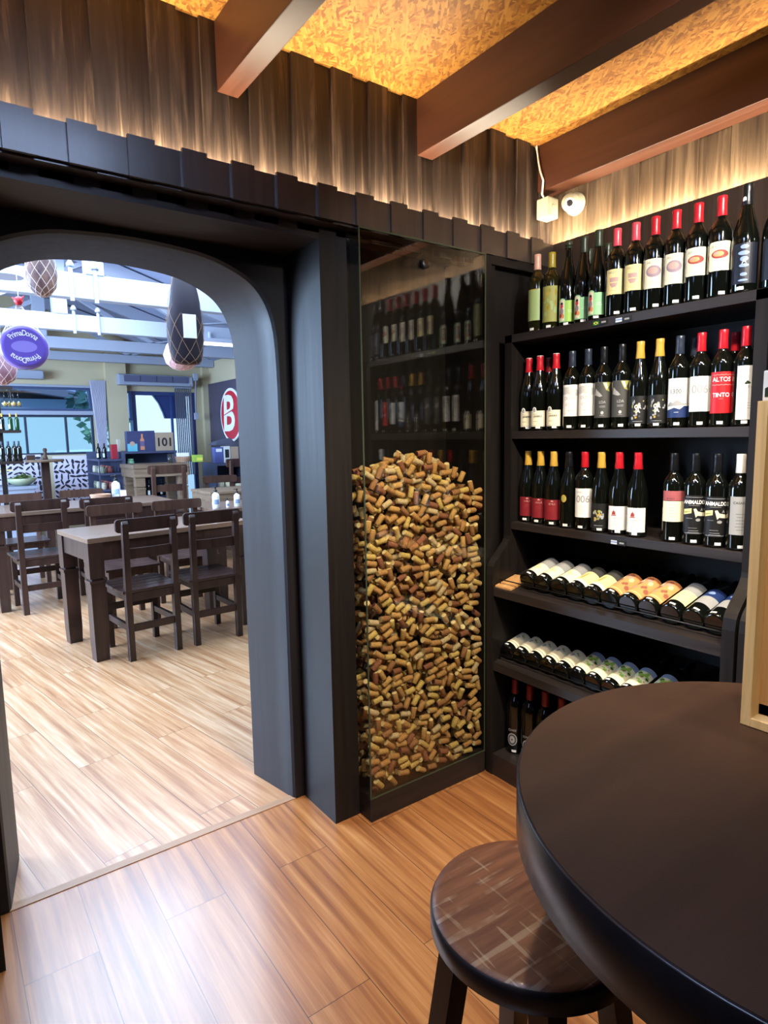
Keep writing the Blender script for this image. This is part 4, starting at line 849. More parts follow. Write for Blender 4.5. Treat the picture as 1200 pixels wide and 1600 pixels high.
# air conditioners
def aircon(px0, px1, pyt, pyb, Y, label, slots=True):
    a, b = onY(px0, pyt, Y), onY(px1, pyb, Y); zc0, zc1 = b.z, a.z; w = b.x-a.x; t = thing('air_conditioner', label, 'air conditioner', (a.x, Y, zc0)); h = zc1-zc0
    bm = bmesh.new(); prism(bm, [(0, 0), (.02, h*.9), (.05, h), (.20, h), (.20, 0)], 'x', 0, w, bev=.008); hs_ = obj('housing', bm, M['white'], t)
    if slots:
        for k in range(4): bm = bmesh.new(); x0 = w*(.06+.22*k); box(bm, x0, x0+w*.205, -.006, .03, h*.28, h*.86); obj('grille', bm, mat('ac_grille', (90, 92, 120), .4), hs_)
    bm = bmesh.new(); box(bm, w*.04, w*.95, -.012, .004, h*.05, h*.17); obj('air_flap', bm, M['white'], t)
aircon(186, 302, 583, 604, YW-.302, 'long white air conditioner with dark grille above the glass door')
aircon(18, 69, 576, 592, YW-.201, 'smaller white air conditioner behind the purple cheese wheel', False)
bm = bmesh.new(); p = onY(304, 590, YW-.26); box(bm, p.x-.03, p.x+.04, YW-.31, YW-.25, p.z-.05, p.z+.06, bev=.005); q = onY(306, 650, YW-.26); tube(bm, [(p.x+.01, YW-.27, p.z-.05), (q.x, YW-.27, q.z+.05)], .012, 6); box(bm, q.x-.03, q.x+.03, YW-.31, YW-.25, q.z-.06, q.z+.05, bev=.005)
tag(obj('wall_conduit', bm, M['white']), 'white electric box and conduit on the mustard corner', 'conduit')
# wood panel and round red sign
py0 = onX(320, 600, XR).y; zt = onX(345, 597, XR).z; bm = bmesh.new(); box(bm, XR-.03, XR, 4.5, py0, .0, zt); struct('wall_sign_panel', bm, wood('grey_violet_panel', (66, 60, 78), (86, 80, 98), 'z', .4), 'grey wood panel behind the round sign')
cy, cz, rr = 9.43, 1.858, .42
sg = thing('round_sign', 'round red sign with white rim and white letter on the grey panel', 'sign', (XR-.031, cy, cz))
def circ_pts(r, n=48): return [(r*math.cos(2*PI*i/n), r*math.sin(2*PI*i/n)) for i in range(n)]
bm = bmesh.new(); prism(bm, circ_pts(rr), 'x', -.02, 0); obj('rim', bm, M['ink_white'], sg)
bm = bmesh.new(); prism(bm, circ_pts(rr*.90), 'x', -.026, -.019); ds = obj('disc', bm, mat('sign_red', (196, 34, 52), .4), sg)
V, Fc = text_polys('B', .03); bm = bmesh.new(); vs = [bm.verts.new((-.030, -x*.62+.06+y*-.05, y*.56)) for x, y in V]
for f in Fc: bm.faces.new([vs[i] for i in f])
prism(bm, [(.36, -.02), (.30, .0), (-.3, .13), (-.3, .10)], 'x', -.032, -.0305, 1); obj('letter', bm, [M['ink_white'], mat('sign_red2', (196, 34, 52), .4)], ds)
# lattice panels below the window
def lattice(px0, px1, Y, n_, label):
    a, b = onY(px0, 715, Y).x, onY(px1, 715, Y).x; z1 = onY(px0, 713, Y).z; z0 = .25; t = thing('lattice_panel', label, 'panel', (a, Y, z0)); w, h = b-a, z1-z0
    bm = bmesh.new(); box(bm, 0, w, 0, .02, 0, h); obj('backing', bm, mat('lattice_white', (214, 208, 226), .6), t)
    bm = bmesh.new(); rs = random.Random(n_)
    for i in range(int(w/.075)):
        for j in range(int(h/.075)):
            cx__, cz__ = (i+.5)*.075+rs.uniform(-.008, .008), (j+.5)*.075+rs.uniform(-.008, .008); an = math.atan2(((j*.075) % .45)-.22, ((i*.075) % .5)-.25)+PI/2*(rs.random() < .3); l_, w_ = rs.uniform(.034, .054), rs.uniform(.012, .022)
            pts = [(cx__+l_*math.cos(2*PI*k/8)*math.cos(an)-w_*math.sin(2*PI*k/8)*math.sin(an), cz__+l_*math.cos(2*PI*k/8)*math.sin(an)+w_*math.sin(2*PI*k/8)*math.cos(an)) for k in range(8)]
            pts = [(max(.004, min(w-.004, x)), max(.004, min(h-.004, z))) for x, z in pts]
            prism(bm, pts, 'y', -.002, .0005)
    obj('leaf_cutouts', bm, mat('lattice_dark', (40, 34, 52), .7), t)
lattice(-40, 64, YW-.03, 3, 'white carved leaf panel left of the high round table')
lattice(82, 150, YW-.03, 4, 'white carved leaf panel right of the high round table')

# ------------------------------------------------------------------ outside
bm = bmesh.new(); box(bm, -20, 30, YW+.2, 60, -.3, -.1); struct('floor_outside', bm, mat('pale_pavement', (190, 196, 200), .9), 'pale pavement outside')
hs = thing('white_house', 'white house with sloping roof seen through the street window', 'house', (2.4, 22, -.1))
bm = bmesh.new(); box(bm, -5, 2.4, 0, 4, 0, 2.9); obj('wall', bm, mat('house_white', (160, 186, 190), .8), hs)
bm = bmesh.new(); prism(bm, [(-5.4, 3.9), (2.9, 2.7), (2.9, 2.9), (-5.4, 4.15)], 'y', -.4, 4.4); obj('roof', bm, mat('house_roof', (150, 150, 150), .8), hs)
for x in (-3.6, -1.6): bm = bmesh.new(); box(bm, x, x+.6, -.03, .01, 1.0, 1.7); obj('window', bm, mat('house_window', (90, 120, 130), .3), hs)
tr = thing('street_tree', 'leafy street tree seen through the right part of the street window', 'tree', (4.6, 18.5, -.1)); bm = bmesh.new(); tube(bm, [(0, 0, 0), (.05, 0, 1), (0, 0, 2.2)], [.12, .09, .07], 8); obj('trunk', bm, mat('bark', (90, 80, 70), .9), tr)
bm = bmesh.new(); rs = random.Random(2)
for k in range(500):
    u, v_, r_ = rs.uniform(0, 6.28), rs.uniform(-1, 1), rs.random()**.4*1.5; s_ = math.sqrt(1-v_*v_); c = Vector((r_*s_*math.cos(u), r_*s_*math.sin(u), 2.5+r_*v_*.9)); a_ = Vector((rs.gauss(0, 1), rs.gauss(0, 1), rs.gauss(0, 1))).normalized()*.16; b_ = a_.cross(Vector((rs.gauss(0, 1), rs.gauss(0, 1), 1))).normalized()*.11
    bm.faces.new([bm.verts.new(c+q) for q in (a_, b_, -a_, -b_)])
obj('foliage', bm, mat('leaves', (84, 130, 110), .8), tr)
car = thing('parked_car', 'pale parked car seen low through the street window', 'car', (3.0, 16.0, -.1)); bm = bmesh.new()
prism(bm, [(-1.9, .3), (-1.9, .75), (-1.1, .88), (-.55, 1.38), (.75, 1.42), (1.4, .95), (1.9, .85), (1.95, .3)], 'y', -.75, .75, bev=.05); obj('body', bm, mat('car_paint', (170, 200, 205), .3, coat=.5), car)
bm = bmesh.new(); prism(bm, [(-.95, .92), (-.5, 1.30), (.7, 1.34), (1.2, .95)], 'y', -.77, .77); obj('windows', bm, mat('car_glass', (70, 95, 105), .1), car)
for x in (-1.2, 1.2):
    for y in (-.72, .72): bm = bmesh.new(); lathe(bm, [(.1, -.08), (.3, -.08), (.31, 0), (.3, .08), (.1, .08)], 20, mat4=Matrix.Translation((x, y, .31)) @ Matrix.Rotation(PI/2, 4, 'X')); obj('wheel', bm, M['black'], car)
fz = thing('white_fence', 'white fence with rounded tops outside the street window', 'fence', (.5, 14.0, -.1))
for k in range(14): bm = bmesh.new(); prism(bm, [(.0, 0), (.28, 0), (.28, 1.15)]+arc(.14, 1.15, .14, 0, 180, 8)[1:-1]+[(0, 1.15)], 'y', 0, .05); bmesh.ops.translate(bm, verts=bm.verts, vec=(.42*k, 0, 0)); obj('picket', bm, mat('fence_white', (215, 220, 225), .7), fz)
bm = bmesh.new(); box(bm, -.1, 5.9, .05, .09, .5, .6); obj('rail', bm, M['white'], fz)
ann = thing('dark_awning', 'dark blue curved awning cloth outside the glass door', 'awning', (onY(250, 612, YW+.16).x, YW+.16, onY(250, 612, YW+.16).z)); pts = [onY(x, y, YW+.16)-ann.location for x, y in ((228, 611), (238, 618), (247, 630), (254, 645), (257, 654), (272, 654), (290, 654), (290, 611))]
bm = bmesh.new(); prism(bm, [(p.x, p.z) for p in pts], 'y', 0, .01); obj('cloth', bm, mat('navy_cloth', (46, 62, 116), .8), ann)
bm = bmesh.new(); tube(bm, [(p.x, -.01, p.z) for p in pts[:5]], .012, 6); obj('rib', bm, M['white'], ann)
bm = bmesh.new(); box(bm, onY(205, 650, 13).x, onY(300, 650, 13).x, 13, 13.2, -.1, 2.9); tag(obj('garden_wall', bm, mat('white_render', (238, 238, 236), .8)), 'bright white wall outside the glass door', 'wall')

# ------------------------------------------------------------------ dining furniture
def make_chair(tone='chair', H=.972, sw='seat_wood', label='', seatz=.49):
    t = thing('dining_chair', label, 'chair', group='dining chairs'); m = M[tone]; k = H/.972
    def pr_(nm, f, mm=m): bm = bmesh.new(); f(bm); obj(nm, bm, mm, t)
    for s in (-1, 1):
        x = s*.165
        def post(bm, x=x): prism(bm, [(-.024, 0), (.020, 0), (.024, .48), (.010, .60), (-.004, .92*k), (-.012, .955*k), (-.030, .965*k), (-.042, .945*k), (-.040, .90*k), (-.032, .62), (-.022, .48)], 'x', x-.021, x+.021, bev=.004)
        pr_('back_post', post)
        pr_('front_leg', lambda bm, x=x: box(bm, x-.02, x+.02, .385, .425, 0, seatz-.02, bev=.004))
        pr_('side_rail', lambda bm, x=x: box(bm, x-.012, x+.012, .02, .39, seatz-.075, seatz-.02, bev=.003))
        pr_('side_stretcher', lambda bm, x=x: box(bm, x-.012, x+.012, .02, .39, .205, .25, bev=.003))
    pr_('seat', lambda bm: [box(bm, -.205, .205, -.015+.0915*i, .073+.0915*i, seatz-.02, seatz, bev=.004) for i in range(5)], M[sw])
    pr_('back_rail_below_seat', lambda bm: box(bm, -.146, .146, -.012, .012, seatz-.08, seatz-.021, bev=.003))
    pr_('back_stretcher', lambda bm: box(bm, -.146, .146, -.010, .012, .20, .25, bev=.003)); pr_('front_stretcher', lambda bm: box(bm, -.146, .146, .393, .415, .275, .325, bev=.003))
    pr_('front_rail', lambda bm: box(bm, -.146, .146, .393, .415, seatz-.075, seatz-.021, bev=.003))
    def rail(bm, z0, z1, w, y0, r, dish=.02):
        P_ = rrect(-w, w, z0*k, z1*k, r, 5); t2 = bmesh.new(); prism(t2, P_, 'y', 0, .022)
        for c in [-.15, -.1, -.05, 0, .05, .1, .15]: bmesh.ops.bisect_plane(t2, geom=t2.verts[:]+t2.edges[:]+t2.faces[:], plane_co=(c, 0, 0), plane_no=(1, 0, 0))
        for v in t2.verts: v.co.y += y0+dish*((v.co.x/w)**2-1)*-1*0+dish*(1-(v.co.x/w)**2)*-1
        join(bm, t2)
    pr_('top_rail', lambda bm: rail(bm, .885, .975, .215, .002, .022, .012)); pr_('back_slat', lambda bm: rail(bm, .705, .775, .146, -.022, .006, .008))
    return t
chairA = make_chair(label='dark reddish chair seen from behind, at the nearest table, left of two')
chairA.location = (1.165, 4.36, 0); chairA.rotation_euler.z = math.radians(6)
dup(chairA, (1.632, 4.385, 0), math.radians(2), 'dark reddish chair seen from behind, at the nearest table, right of two')
dup(chairA, (.745, 6.13, 0), math.radians(4), 'dark chair seen from behind at the second table, left of two').scale = (1.08, 1, 1.02)
dup(chairA, (1.29, 6.15, 0), math.radians(2), 'dark chair seen from behind at the second table, right of two, partly hidden').scale = (1.08, 1, 1.0)
chairB = make_chair('chair_b', label='brown chair facing the archway behind the nearest table, left of two')
chairB.location = (1.235, 5.62, 0); chairB.rotation_euler.z = PI+.05; chairB.scale = (1.06, 1, .985)
for (x, y, s, l) in ((1.80, 5.74, 1.06, 'brown chair facing the archway behind the nearest table, right of two'), (.72, 7.70, 1.08, 'brown chair facing the archway behind the second table, at the left edge'), (1.37, 7.80, 1.08, 'brown chair facing the archway behind the second table, right of two')):
    d = dup(chairB, (x, y, 0), PI+.03, l); d.scale = (s, 1, .97)
def table(name, label, x0, x1, y0, y1, z, legw=.085, m='chair', topm='dt_top', rz=0, th=.035, apron=.10, group='dining tables', inset=.03, setback=.0):
    t = thing(name, label, 'table', (x0, y0, 0), rz, group); w, d = x1-x0, y1-y0
    bm = bmesh.new(); box(bm, 0, w, 0, d, z-th, z, bev=.004); obj('table_top', bm, M[topm], t)
    bm = bmesh.new(); box(bm, .012, w-.012, .012, .040, z-th-.025-apron, z-th-.024+.024); box(bm, .012, w-.012, d-.04, d-.012, z-th-.025-apron, z-th); box(bm, .012, .04, .041, d-.041, z-th-.025-apron, z-th); box(bm, w-.04, w-.012, .041, d-.041, z-th-.025-apron, z-th); obj('apron', bm, M[m], t)
    for sx in (0, 1):
        for sy in (0, 1):
            xa = inset if not sx else w-inset-legw; ya = inset if not sy else d-inset-legw; bm = bmesh.new(); zz = z-th
            cx_, cy_ = xa+legw/2, ya+legw/2; h2 = legw/2
            for a, b, e in ((zz-.24, zz-.001, 0), (zz-.255, zz-.2399, -.012), (zz-.275, zz-.2549, .004), (.12, zz-.2749, -.002)): box(bm, cx_-h2-e, cx_+h2+e, cy_-h2-e, cy_+h2+e, a, b)
            leg(bm, (cx_, cy_, 0), (cx_, cy_, .1201), legw*.88, legw*.96); obj('leg', bm, M[m], t)
    return t
table('dining_table', 'dark dining table nearest the archway with stepped edge and square legs', .795, 2.03, 4.45, 5.10, .852, rz=math.radians(7.5), group='dining tables', inset=.0, legw=.098)
table('dining_table', 'second dining table behind the nearest one, reaching the left edge', .36, 1.98, 6.28, 7.10, .885, rz=math.radians(.5), group='dining tables')
table('dining_table', 'dining table at the right jamb carrying white dispenser bottles', 2.035, 3.0, 5.43, 6.1, .858, rz=0)
table('side_table', 'pale wooden table behind the white dispenser bottles', 2.50, 3.35, 6.75, 7.4, .90, m='old_table', topm='old_table', legw=.07, th=.03, apron=.16, group='pale tables')
p = onZ(214, 729, 1.16); q = onZ(318, 727, 1.16)
table('bar_height_table', 'weathered high table with square legs in the middle distance', p.x, q.x+.05, 8.45, 9.15, 1.17, m='old_table', topm='old_table', legw=.12, th=.05, apron=.09, group='high tables')
hc = make_chair('chair_b', H=.972, label='tall brown chair with splayed back posts at the weathered high table'); hc.location = (onY(264, 760, 7.85).x, 7.85, 0); hc.rotation_euler.z = .05; hc.scale = (1.15, 1, 1.21); hc['group'] = 'tall chairs'
d = dup(hc, (onY(372, 760, 8.0).x+.1, 8.1, 0), .25, 'tall brown chair half hidden by the right side of the arch'); d.scale = (1.1, 1, 1.25)
d = dup(chairB, (onY(355, 760, 7.9).x-.1, 7.90, 0), PI-.05, 'brown chair facing the archway beyond the pale table'); d.scale = (1.05, 1, 1.04)

# ------------------------------------------------------------------ hanging hams, cheeses
rail_ = thing('hanging_rail', 'steel rail above the archway from which hams hang', 'rail', (0, 4.35, 2.95))
bm = bmesh.new(); tube(bm, [(-1.2, 0, 0), (2.6, 0, 0)], .015, 8); obj('bar', bm, M['steel'], rail_)
for x in (-1.0, 2.4): bm = bmesh.new(); tube(bm, [(x, 0, 0), (x, 0, .38 if x < 0 else .3)], .01, 6); obj('hanger', bm, M['steel'], rail_)
def net_on(prof, n, turns, r, off=.003, sx=1., sy=1.):
    """crossing helices over a lathe profile [(radius,z)] (top to bottom)"""
    bm = bmesh.new(); K = 26
    for sgn in (-1, 1):
        for i in range(n):
            pts = []
            for k in range(K+1):
                f = k/K*(len(prof)-1); j = min(int(f), len(prof)-2); g = f-j; R = prof[j][0]*(1-g)+prof[j+1][0]*g+off; z = prof[j][1]*(1-g)+prof[j+1][1]*g
                a = 2*PI*i/n+sgn*turns*k/K*2*PI; pts.append((R*math.cos(a)*sx, R*math.sin(a)*sy, z))
            tube(bm, pts, r, 4, caps=False)
    return bm
def hanging(name, label, cat, px, Y, ptop, prof_px, m, netm, turns=.5, n=8, sy=1., rope=True):
    """prof_px: list of (half width px, image y)"""
    s = (onY(px+10, 550, Y).x-onY(px, 550, Y).x)/10*math.cos(YAW)*1.0+.0; c = onY(px, prof_px[0][1], Y); t = thing(name, label, cat, (c.x, Y, onY(px, prof_px[-1][1], Y).z)); z0 = t.location.z
    prof = [(hw*s*1.16, onY(px, y, Y).z-z0) for hw, y in prof_px]
    bm = bmesh.new(); lathe(bm, prof[::-1], 28); 
    for v in bm.verts: v.co.y *= sy; v.co.x *= 1+.05*math.sin(v.co.z*14); v.co.y += .012*math.sin(v.co.z*11)
    obj('body', bm, m, t)
    if netm: obj('net', net_on(prof, n, turns, .0012, .004, 1.0, sy), netm, t)
    top = prof[0][1]
    if rope: bm = bmesh.new(); tube(bm, [(0, 0, top-.002), (0, 4.35-Y, 2.95-z0)], .003, 6); obj('string', bm, netm or M['white'], t)
    return t, z0
ham = mat('cured_ham', (104, 82, 84), .5); n = NT(ham); n.ln(n.ramp(n.noise(n.coord((8, 8, 4)), 2, 4), [(.35, (84, 68, 80)), (.65, (150, 116, 106))]), n.b.inputs['Base Color'])
netw = mat('white_net', (220, 205, 195), .7); neto = mat('ochre_net', (150, 116, 90), .7)
hanging('cured_ham', 'brown cured ham in a white net hanging above the archway at left', 'ham', 60, 4.15, 390, [(12, 372), (19, 390), (24, 410), (26, 430), (22, 448), (13, 459), (3, 464)], ham, netw, .5, 9, .9)
dk = mat('dark_wrap', (34, 28, 44), .6)
t, z0 = hanging('wrapped_ham', 'large ham in dark violet wrap with white tag, hanging at the right', 'ham', 285, 4.1, 420, [(15, 424), (18, 440), (24, 465), (28, 490), (30, 508), (29, 530), (26, 550), (24, 562), (19, 568), (3, 570)], dk, neto, .55, 8, .55)
ta = onY(289, 490, 3.99); tb = onY(311, 529, 3.99); bm = bmesh.new(); box(bm, ta.x-t.location.x, tb.x-t.location.x, -.105, -.1035, tb.z-z0, ta.z-z0); o = obj('paper_tag', bm, M['ink_white'], t); o['label'] = 'white paper tag'; o.rotation_euler.z = -.12; o.location.y = -.0
hanging('netted_sausage', 'round pale sausage in a white net behind the violet wrapped ham', 'sausage', 282, 4.75, 520, [(12, 528), (22, 540), (27, 555), (24, 568), (14, 576), (3, 579)], mat('pink_sausage', (196, 152, 156), .5), netw, .4, 10, .9)
hanging('netted_salami', 'pinkish salami in a white net cut by the left edge of the picture', 'salami', 1, 4.75, 548, [(8, 548), (18, 560), (24, 578), (20, 592), (8, 600), (2, 602)], mat('brown_pink_salami', (150, 110, 118), .5), netw, .4, 8, .9)
# purple cheese wheel
wc = onY(38, 543, 4.4); wr = (onY(76, 543, 4.4)-onY(38, 543, 4.4)).length*.80*1.24
ch = thing('cheese_wheel', 'round purple cheese wheel hanging in a string net', 'cheese', (wc.x, 4.4, wc.z), -math.atan2(wc.x, 4.4)+0.0)
pur = mat('purple_rind', (98, 78, 176), .35, coat=.3)
prof = [(.0001, -.042), (wr*.80, -.042), (wr*.93, -.038), (wr*.99, -.022), (wr, 0), (wr*.99, .022), (wr*.93, .038), (wr*.80, .042), (.0001, .042)]
bm = bmesh.new(); lathe(bm, prof[1:-1], 64, mat4=Matrix.Rotation(PI/2, 4, 'X')); wb = obj('wheel_body', bm, pur, ch)
bm = bmesh.new(); bmesh.ops.create_circle(bm, cap_ends=True, segments=32, radius=1); 
for v in bm.verts: v.co = Vector((v.co.x*wr*.52, -.0425, v.co.y*wr*.26))
ft = [f for f in bm.faces]; obj('oval_print', bm, mat('lilac_print', (136, 122, 205), .4), wb)
V8, F8 = {}, {}
bm = bmesh.new()
for upside in (0, 1):
    word = 'PrimaDonna'; adv = {'P': 1.0, 'r': .62, 'i': .45, 'm': 1.3, 'a': .88, 'D': 1.1, 'o': .95, 'n': .95}; tot = sum(adv[c] for c in word); pos = -tot/2
    for c in word:
        mid = pos+adv[c]/2; pos += adv[c]; V, Fc = text_polys(c, .01); ang = -mid*.205; R = wr*.70
        vs = []
        for x, y in V:
            lx, ly = x*.025, y*.033; a = PI/2+ang; X = R*math.cos(a)+lx*math.cos(ang)-ly*math.sin(ang); Z = R*.86*math.sin(a)+lx*math.sin(ang)+ly*math.cos(ang)
            if upside: X, Z = -X, -Z
            vs.append(bm.verts.new((X, -.0432, Z)))
        for f in Fc:
            try: bm.faces.new([vs[k] for k in f])
            except ValueError: pass
obj('lettering', bm, M['ink_white'], wb)
kn = onY(29, 470, 4.4)-wc; bm = bmesh.new(); rs = random.Random(9)
for k in range(12):
    a = PI*(.12+.76*k/11); x, z = wr*1.0*math.cos(a), wr*1.0*math.sin(a); tube(bm, [(x, rs.choice((-.03, .03)), z), (kn.x+.01*math.cos(a), 0, kn.z-.02)], .0013, 4)
for rr__ in (1.012,): tube(bm, [(wr*rr__*math.cos(a_), .02, wr*rr__*math.sin(a_)) for a_ in [2*PI*i/40 for i in range(41)]], .0014, 4)
sn = obj('string_net', bm, netw, ch)
bm = bmesh.new(); bmesh.ops.create_icosphere(bm, subdivisions=2, radius=.022); 
for v in bm.verts: v.co *= 1+.3*rs.random()
bmesh.ops.translate(bm, verts=bm.verts, vec=(kn.x, 0, kn.z)); tube(bm, [(kn.x, 0, kn.z), (kn.x-.035, 0, kn.z+.018)], [.012, .003], 6); tube(bm, [(kn.x, 0, kn.z), (kn.x+.03, 0, kn.z+.03)], [.012, .003], 6); obj('red_tie', bm, mat('red_ribbon', (196, 30, 50), .5), sn)
bm = bmesh.new(); tube(bm, [(kn.x, 0, kn.z), (kn.x, -.05, 2.95-wc.z)], .002, 5); obj('string', bm, netw, ch)
# pendant lamp
lp = onY(9, 428, 5.2); t = thing('pendant_lamp', 'white conical pendant lamp at the top left of the archway', 'lamp', (lp.x, 5.2, lp.z-.02)); bm = bmesh.new(); lathe(bm, [(.11, 0), (.108, .004), (.05, .05), (.02, .065), (.018, .09)], 32); obj('shade', bm, M['white'], t)
bm = bmesh.new(); bmesh.ops.create_uvsphere(bm, u_segments=16, v_segments=10, radius=.03); bmesh.ops.translate(bm, verts=bm.verts, vec=(0, 0, .03)); obj('bulb', bm, mat('lit_bulb', (255, 255, 255), .5, emit=(255, 240, 220), es=12), t)
bm = bmesh.new(); tube(bm, [(0, 0, .09), (0, 0, .75)], .004, 6); obj('cord', bm, M['white'], t)

# ------------------------------------------------------------------ shop furniture at the back
gY = 8.9+.55; gx = onY(192, 708, gY).x; gx1 = onY(276, 700, gY).x; gz = onY(230, 705, gY).z
g = thing('display_shelf', 'low grey display shelf with open compartments carrying boxes', 'shelf', (gx, gY, 0)); GW = gx1-gx; gy1 = .9
gm = mat('grey_blue_shelf', (70, 76, 104), .5)
def gb(nm, *a): bm = bmesh.new(); box(bm, *a); obj(nm, bm, gm, g)
gb('side_panel', 0, .03, 0, gy1, 0, gz); gb('side_panel', GW-.03, GW, 0, gy1, 0, gz); gb('back_panel', .03, GW-.03, .40, .42, 0, gz-.03); gb('top_board', .0301, GW-.0301, 0, gy1, gz-.03, gz)
for zz in (.98, .66, .34, .05): gb('shelf_board', .0301, GW-.0301, 0, .40, zz-.025, zz)
eg = thing('end_shelf', 'open side shelf of jars facing left at the end of the grey display shelf', 'shelf', (gx-.32, gY, 0))
for zz in (gz-.10, 1.03, .80, .55): bm = bmesh.new(); box(bm, 0, .318, 0, .85, zz-.025, zz); obj('shelf_board', bm, gm, eg)
bm = bmesh.new(); box(bm, 0, .318, .85, .875, 0, gz); obj('end_panel', bm, gm, eg); bm = bmesh.new(); box(bm, -.012, .0, 0, .03, 0, gz-.1); obj('post', bm, gm, eg)
def simple(name, label, cat, x0, x1, y, d, z0, z1, m, group=None, deco=None, bev=.002):
    t = thing(name, label, cat, ((x0+x1)/2, y+d/2, z0), 0, group); w = (x1-x0)/2; bm = bmesh.new(); box(bm, -w, w, -d/2, d/2, 0, z1-z0, bev=bev); obj('box_body', bm, m, t)
    if deco: deco(t, w, d, z1-z0)
    return t
def pxbox(name, label, cat, x0, x1, yt, yb, Y, z0, m, d=.12, group=None, deco=None): a, b = onY(x0, yb, Y), onY(x1, yt, Y); return simple(name, label, cat, a.x+.003, b.x-.009, Y, d, z0, z0+max(.03, b.z-a.z), m, group, deco)
zt_ = gz+.0005; Yb = gY+.06
def dec_bottle(t, w, d, h):
    bm = bmesh.new(); prism(bm, [(-.03, .02), (.03, .02), (.03, h*.55), (.012, h*.68), (.012, h*.85), (-.012, h*.85), (-.012, h*.68), (-.03, h*.55)], 'y', -d/2-.003, -d/2-.0005); prism(bm, [(-.03, h*.25), (.03, h*.25), (.03, h*.5), (-.03, h*.5)], 'y', -d/2-.005, -d/2-.003, 1); obj('printed_bottle', bm, [mat('amber_print', (214, 140, 104), .5), mat('violet_print', (110, 96, 130), .5)], t)
def dec_blue(t, w, d, h):
    bm = bmesh.new(); box(bm, -w+.002, w-.002, -d/2-.003, -d/2-.0004, .002, h*.38, 0); prism(bm, [(.035*math.cos(k*PI/8), h*.38+.035*math.sin(k*PI/8)) for k in range(16)], 'y', -d/2-.005, -d/2-.003, 1); obj('print', bm, [mat('cyan_print', (110, 190, 205), .5), mat('tan_print', (190, 160, 140), .5)], t)
def dec_101(t, w, d, h):
    V, Fc = text_polys('101', .04); bm = bmesh.new(); vs = [bm.verts.new((x*.12, -d/2-.001, h*.45+y*h*.45)) for x, y in V]
    for f in Fc: bm.faces.new([vs[i] for i in f])
    obj('print', bm, M['ink'], t)
navy = mat('navy_carton', (62, 66, 104), .5); kraft = mat('kraft_carton', (176, 152, 128), .7)
pxbox('gift_box', 'navy carton with a cyan foot on the grey display shelf', 'box', 199, 214, 670, 702, Yb, zt_, navy, deco=dec_blue, group='cartons on the display shelf')
pxbox('gift_box', 'navy carton with an amber bottle printed on it', 'box', 214.5, 230, 669, 701, Yb, zt_, navy, deco=dec_bottle, group='cartons on the display shelf')
pxbox('gift_box', 'plain navy carton beside the kraft carton', 'box', 230.5, 242, 669, 701, Yb, zt_, navy, group='cartons on the display shelf')
pxbox('carton', 'kraft carton with dark numerals at the right end of the display shelf', 'box', 243, 271, 671, 700, Yb, zt_, kraft, .2, deco=dec_101, group='cartons on the display shelf')
ez = gz-.10+.0005
pxbox('red_box', 'upright red box on the side shelf', 'box', 174, 183, 679, 702, gY+.1, ez+.0, mat('red_carton', (170, 40, 56), .5), .08)
pxbox('beige_box', 'tall beige box beside the upright red box', 'box', 184, 188, 672, 702, gY+.3, ez, mat('beige_carton', (196, 186, 170), .6), .08)
for i, px_ in enumerate((151.5, 161)):
    p = onY(px_+2, 700, gY+.45); bottle('bord', 'cap_black', 'plainwhite', ['dark bottle with white label on the side shelf, left of two', 'dark bottle with white label on the side shelf, right of two'][i], 'dark bottles on the side shelf', (max(p.x, gx-.27), gY+.45, ez), .4, sticker=False, sc=.75)
jar_cols = [mat('jar_a', (190, 120, 110), .4), mat('jar_b', (200, 190, 170), .4), mat('jar_c', (150, 80, 80), .4), mat('jar_d', (120, 130, 110), .4)]
def jar_me(m, r, h):
    bm = bmesh.new(); lathe(bm, [(r*.9, 0), (r, .004), (r, h*.7), (r*.8, h*.78), (r*.85, h*.8), (r*.85, h), (r*.8, h+.002)], 12); me = bpy.data.meshes.new('jar'); bm.to_mesh(me); bm.free(); me.materials.append(m); return me
jm = [jar_me(c, .033, .095) for c in jar_cols]; jw = jar_me(M['ink_white'], .034, .04)
def jars(xs, y, z, ms, label, group):
    for i, x in enumerate(xs): o = bpy.data.objects.new('jar', ms[i % len(ms)]); C.objects.link(o); o.location = (x, y, z); tag(o, label, 'jar', group)
for zz, nm in ((1.0305, 'upper'), (.8005, 'middle')):
    for k in range(8):
        o = bpy.data.objects.new('jar', jm[(k*3+int(zz*7)) % 4]); C.objects.link(o); o.location = (gx-.26+(k % 2)*.12, gY+.10+.09*k, zz); tag(o, f'small coloured jar on the {nm} board of the side shelf', 'jar', f'jars on the {nm} side shelf board')
pk_ = jar_me(mat('green_pack', (140, 200, 160), .5), .05, .12)
for i, (x, z) in enumerate(((.10, .9805), (.20, .9805), (.13, 1.1025))): o = bpy.data.objects.new('green_tin', pk_); C.objects.link(o); o.location = (gx+x, gY+.12, z); tag(o, ['pale green tin on the display shelf, lower left', 'pale green tin on the display shelf, lower right', 'pale green tin stacked on the two others'][i], 'tin', 'green tins')
jars([gx+.34+.085*k for k in range(5)], gY+.1, .9805, [jw], 'small white tub in the row on the display shelf', 'white tubs')
for k in range(7): x = gx+.10+.09*k; bottle('bord', 'cap_black', 'plainwhite', 'dark bottle with white label in the lower compartment of the display shelf', 'bottles in the display shelf', (x, gY+.1, .6605), .5, sticker=False, sc=.8)
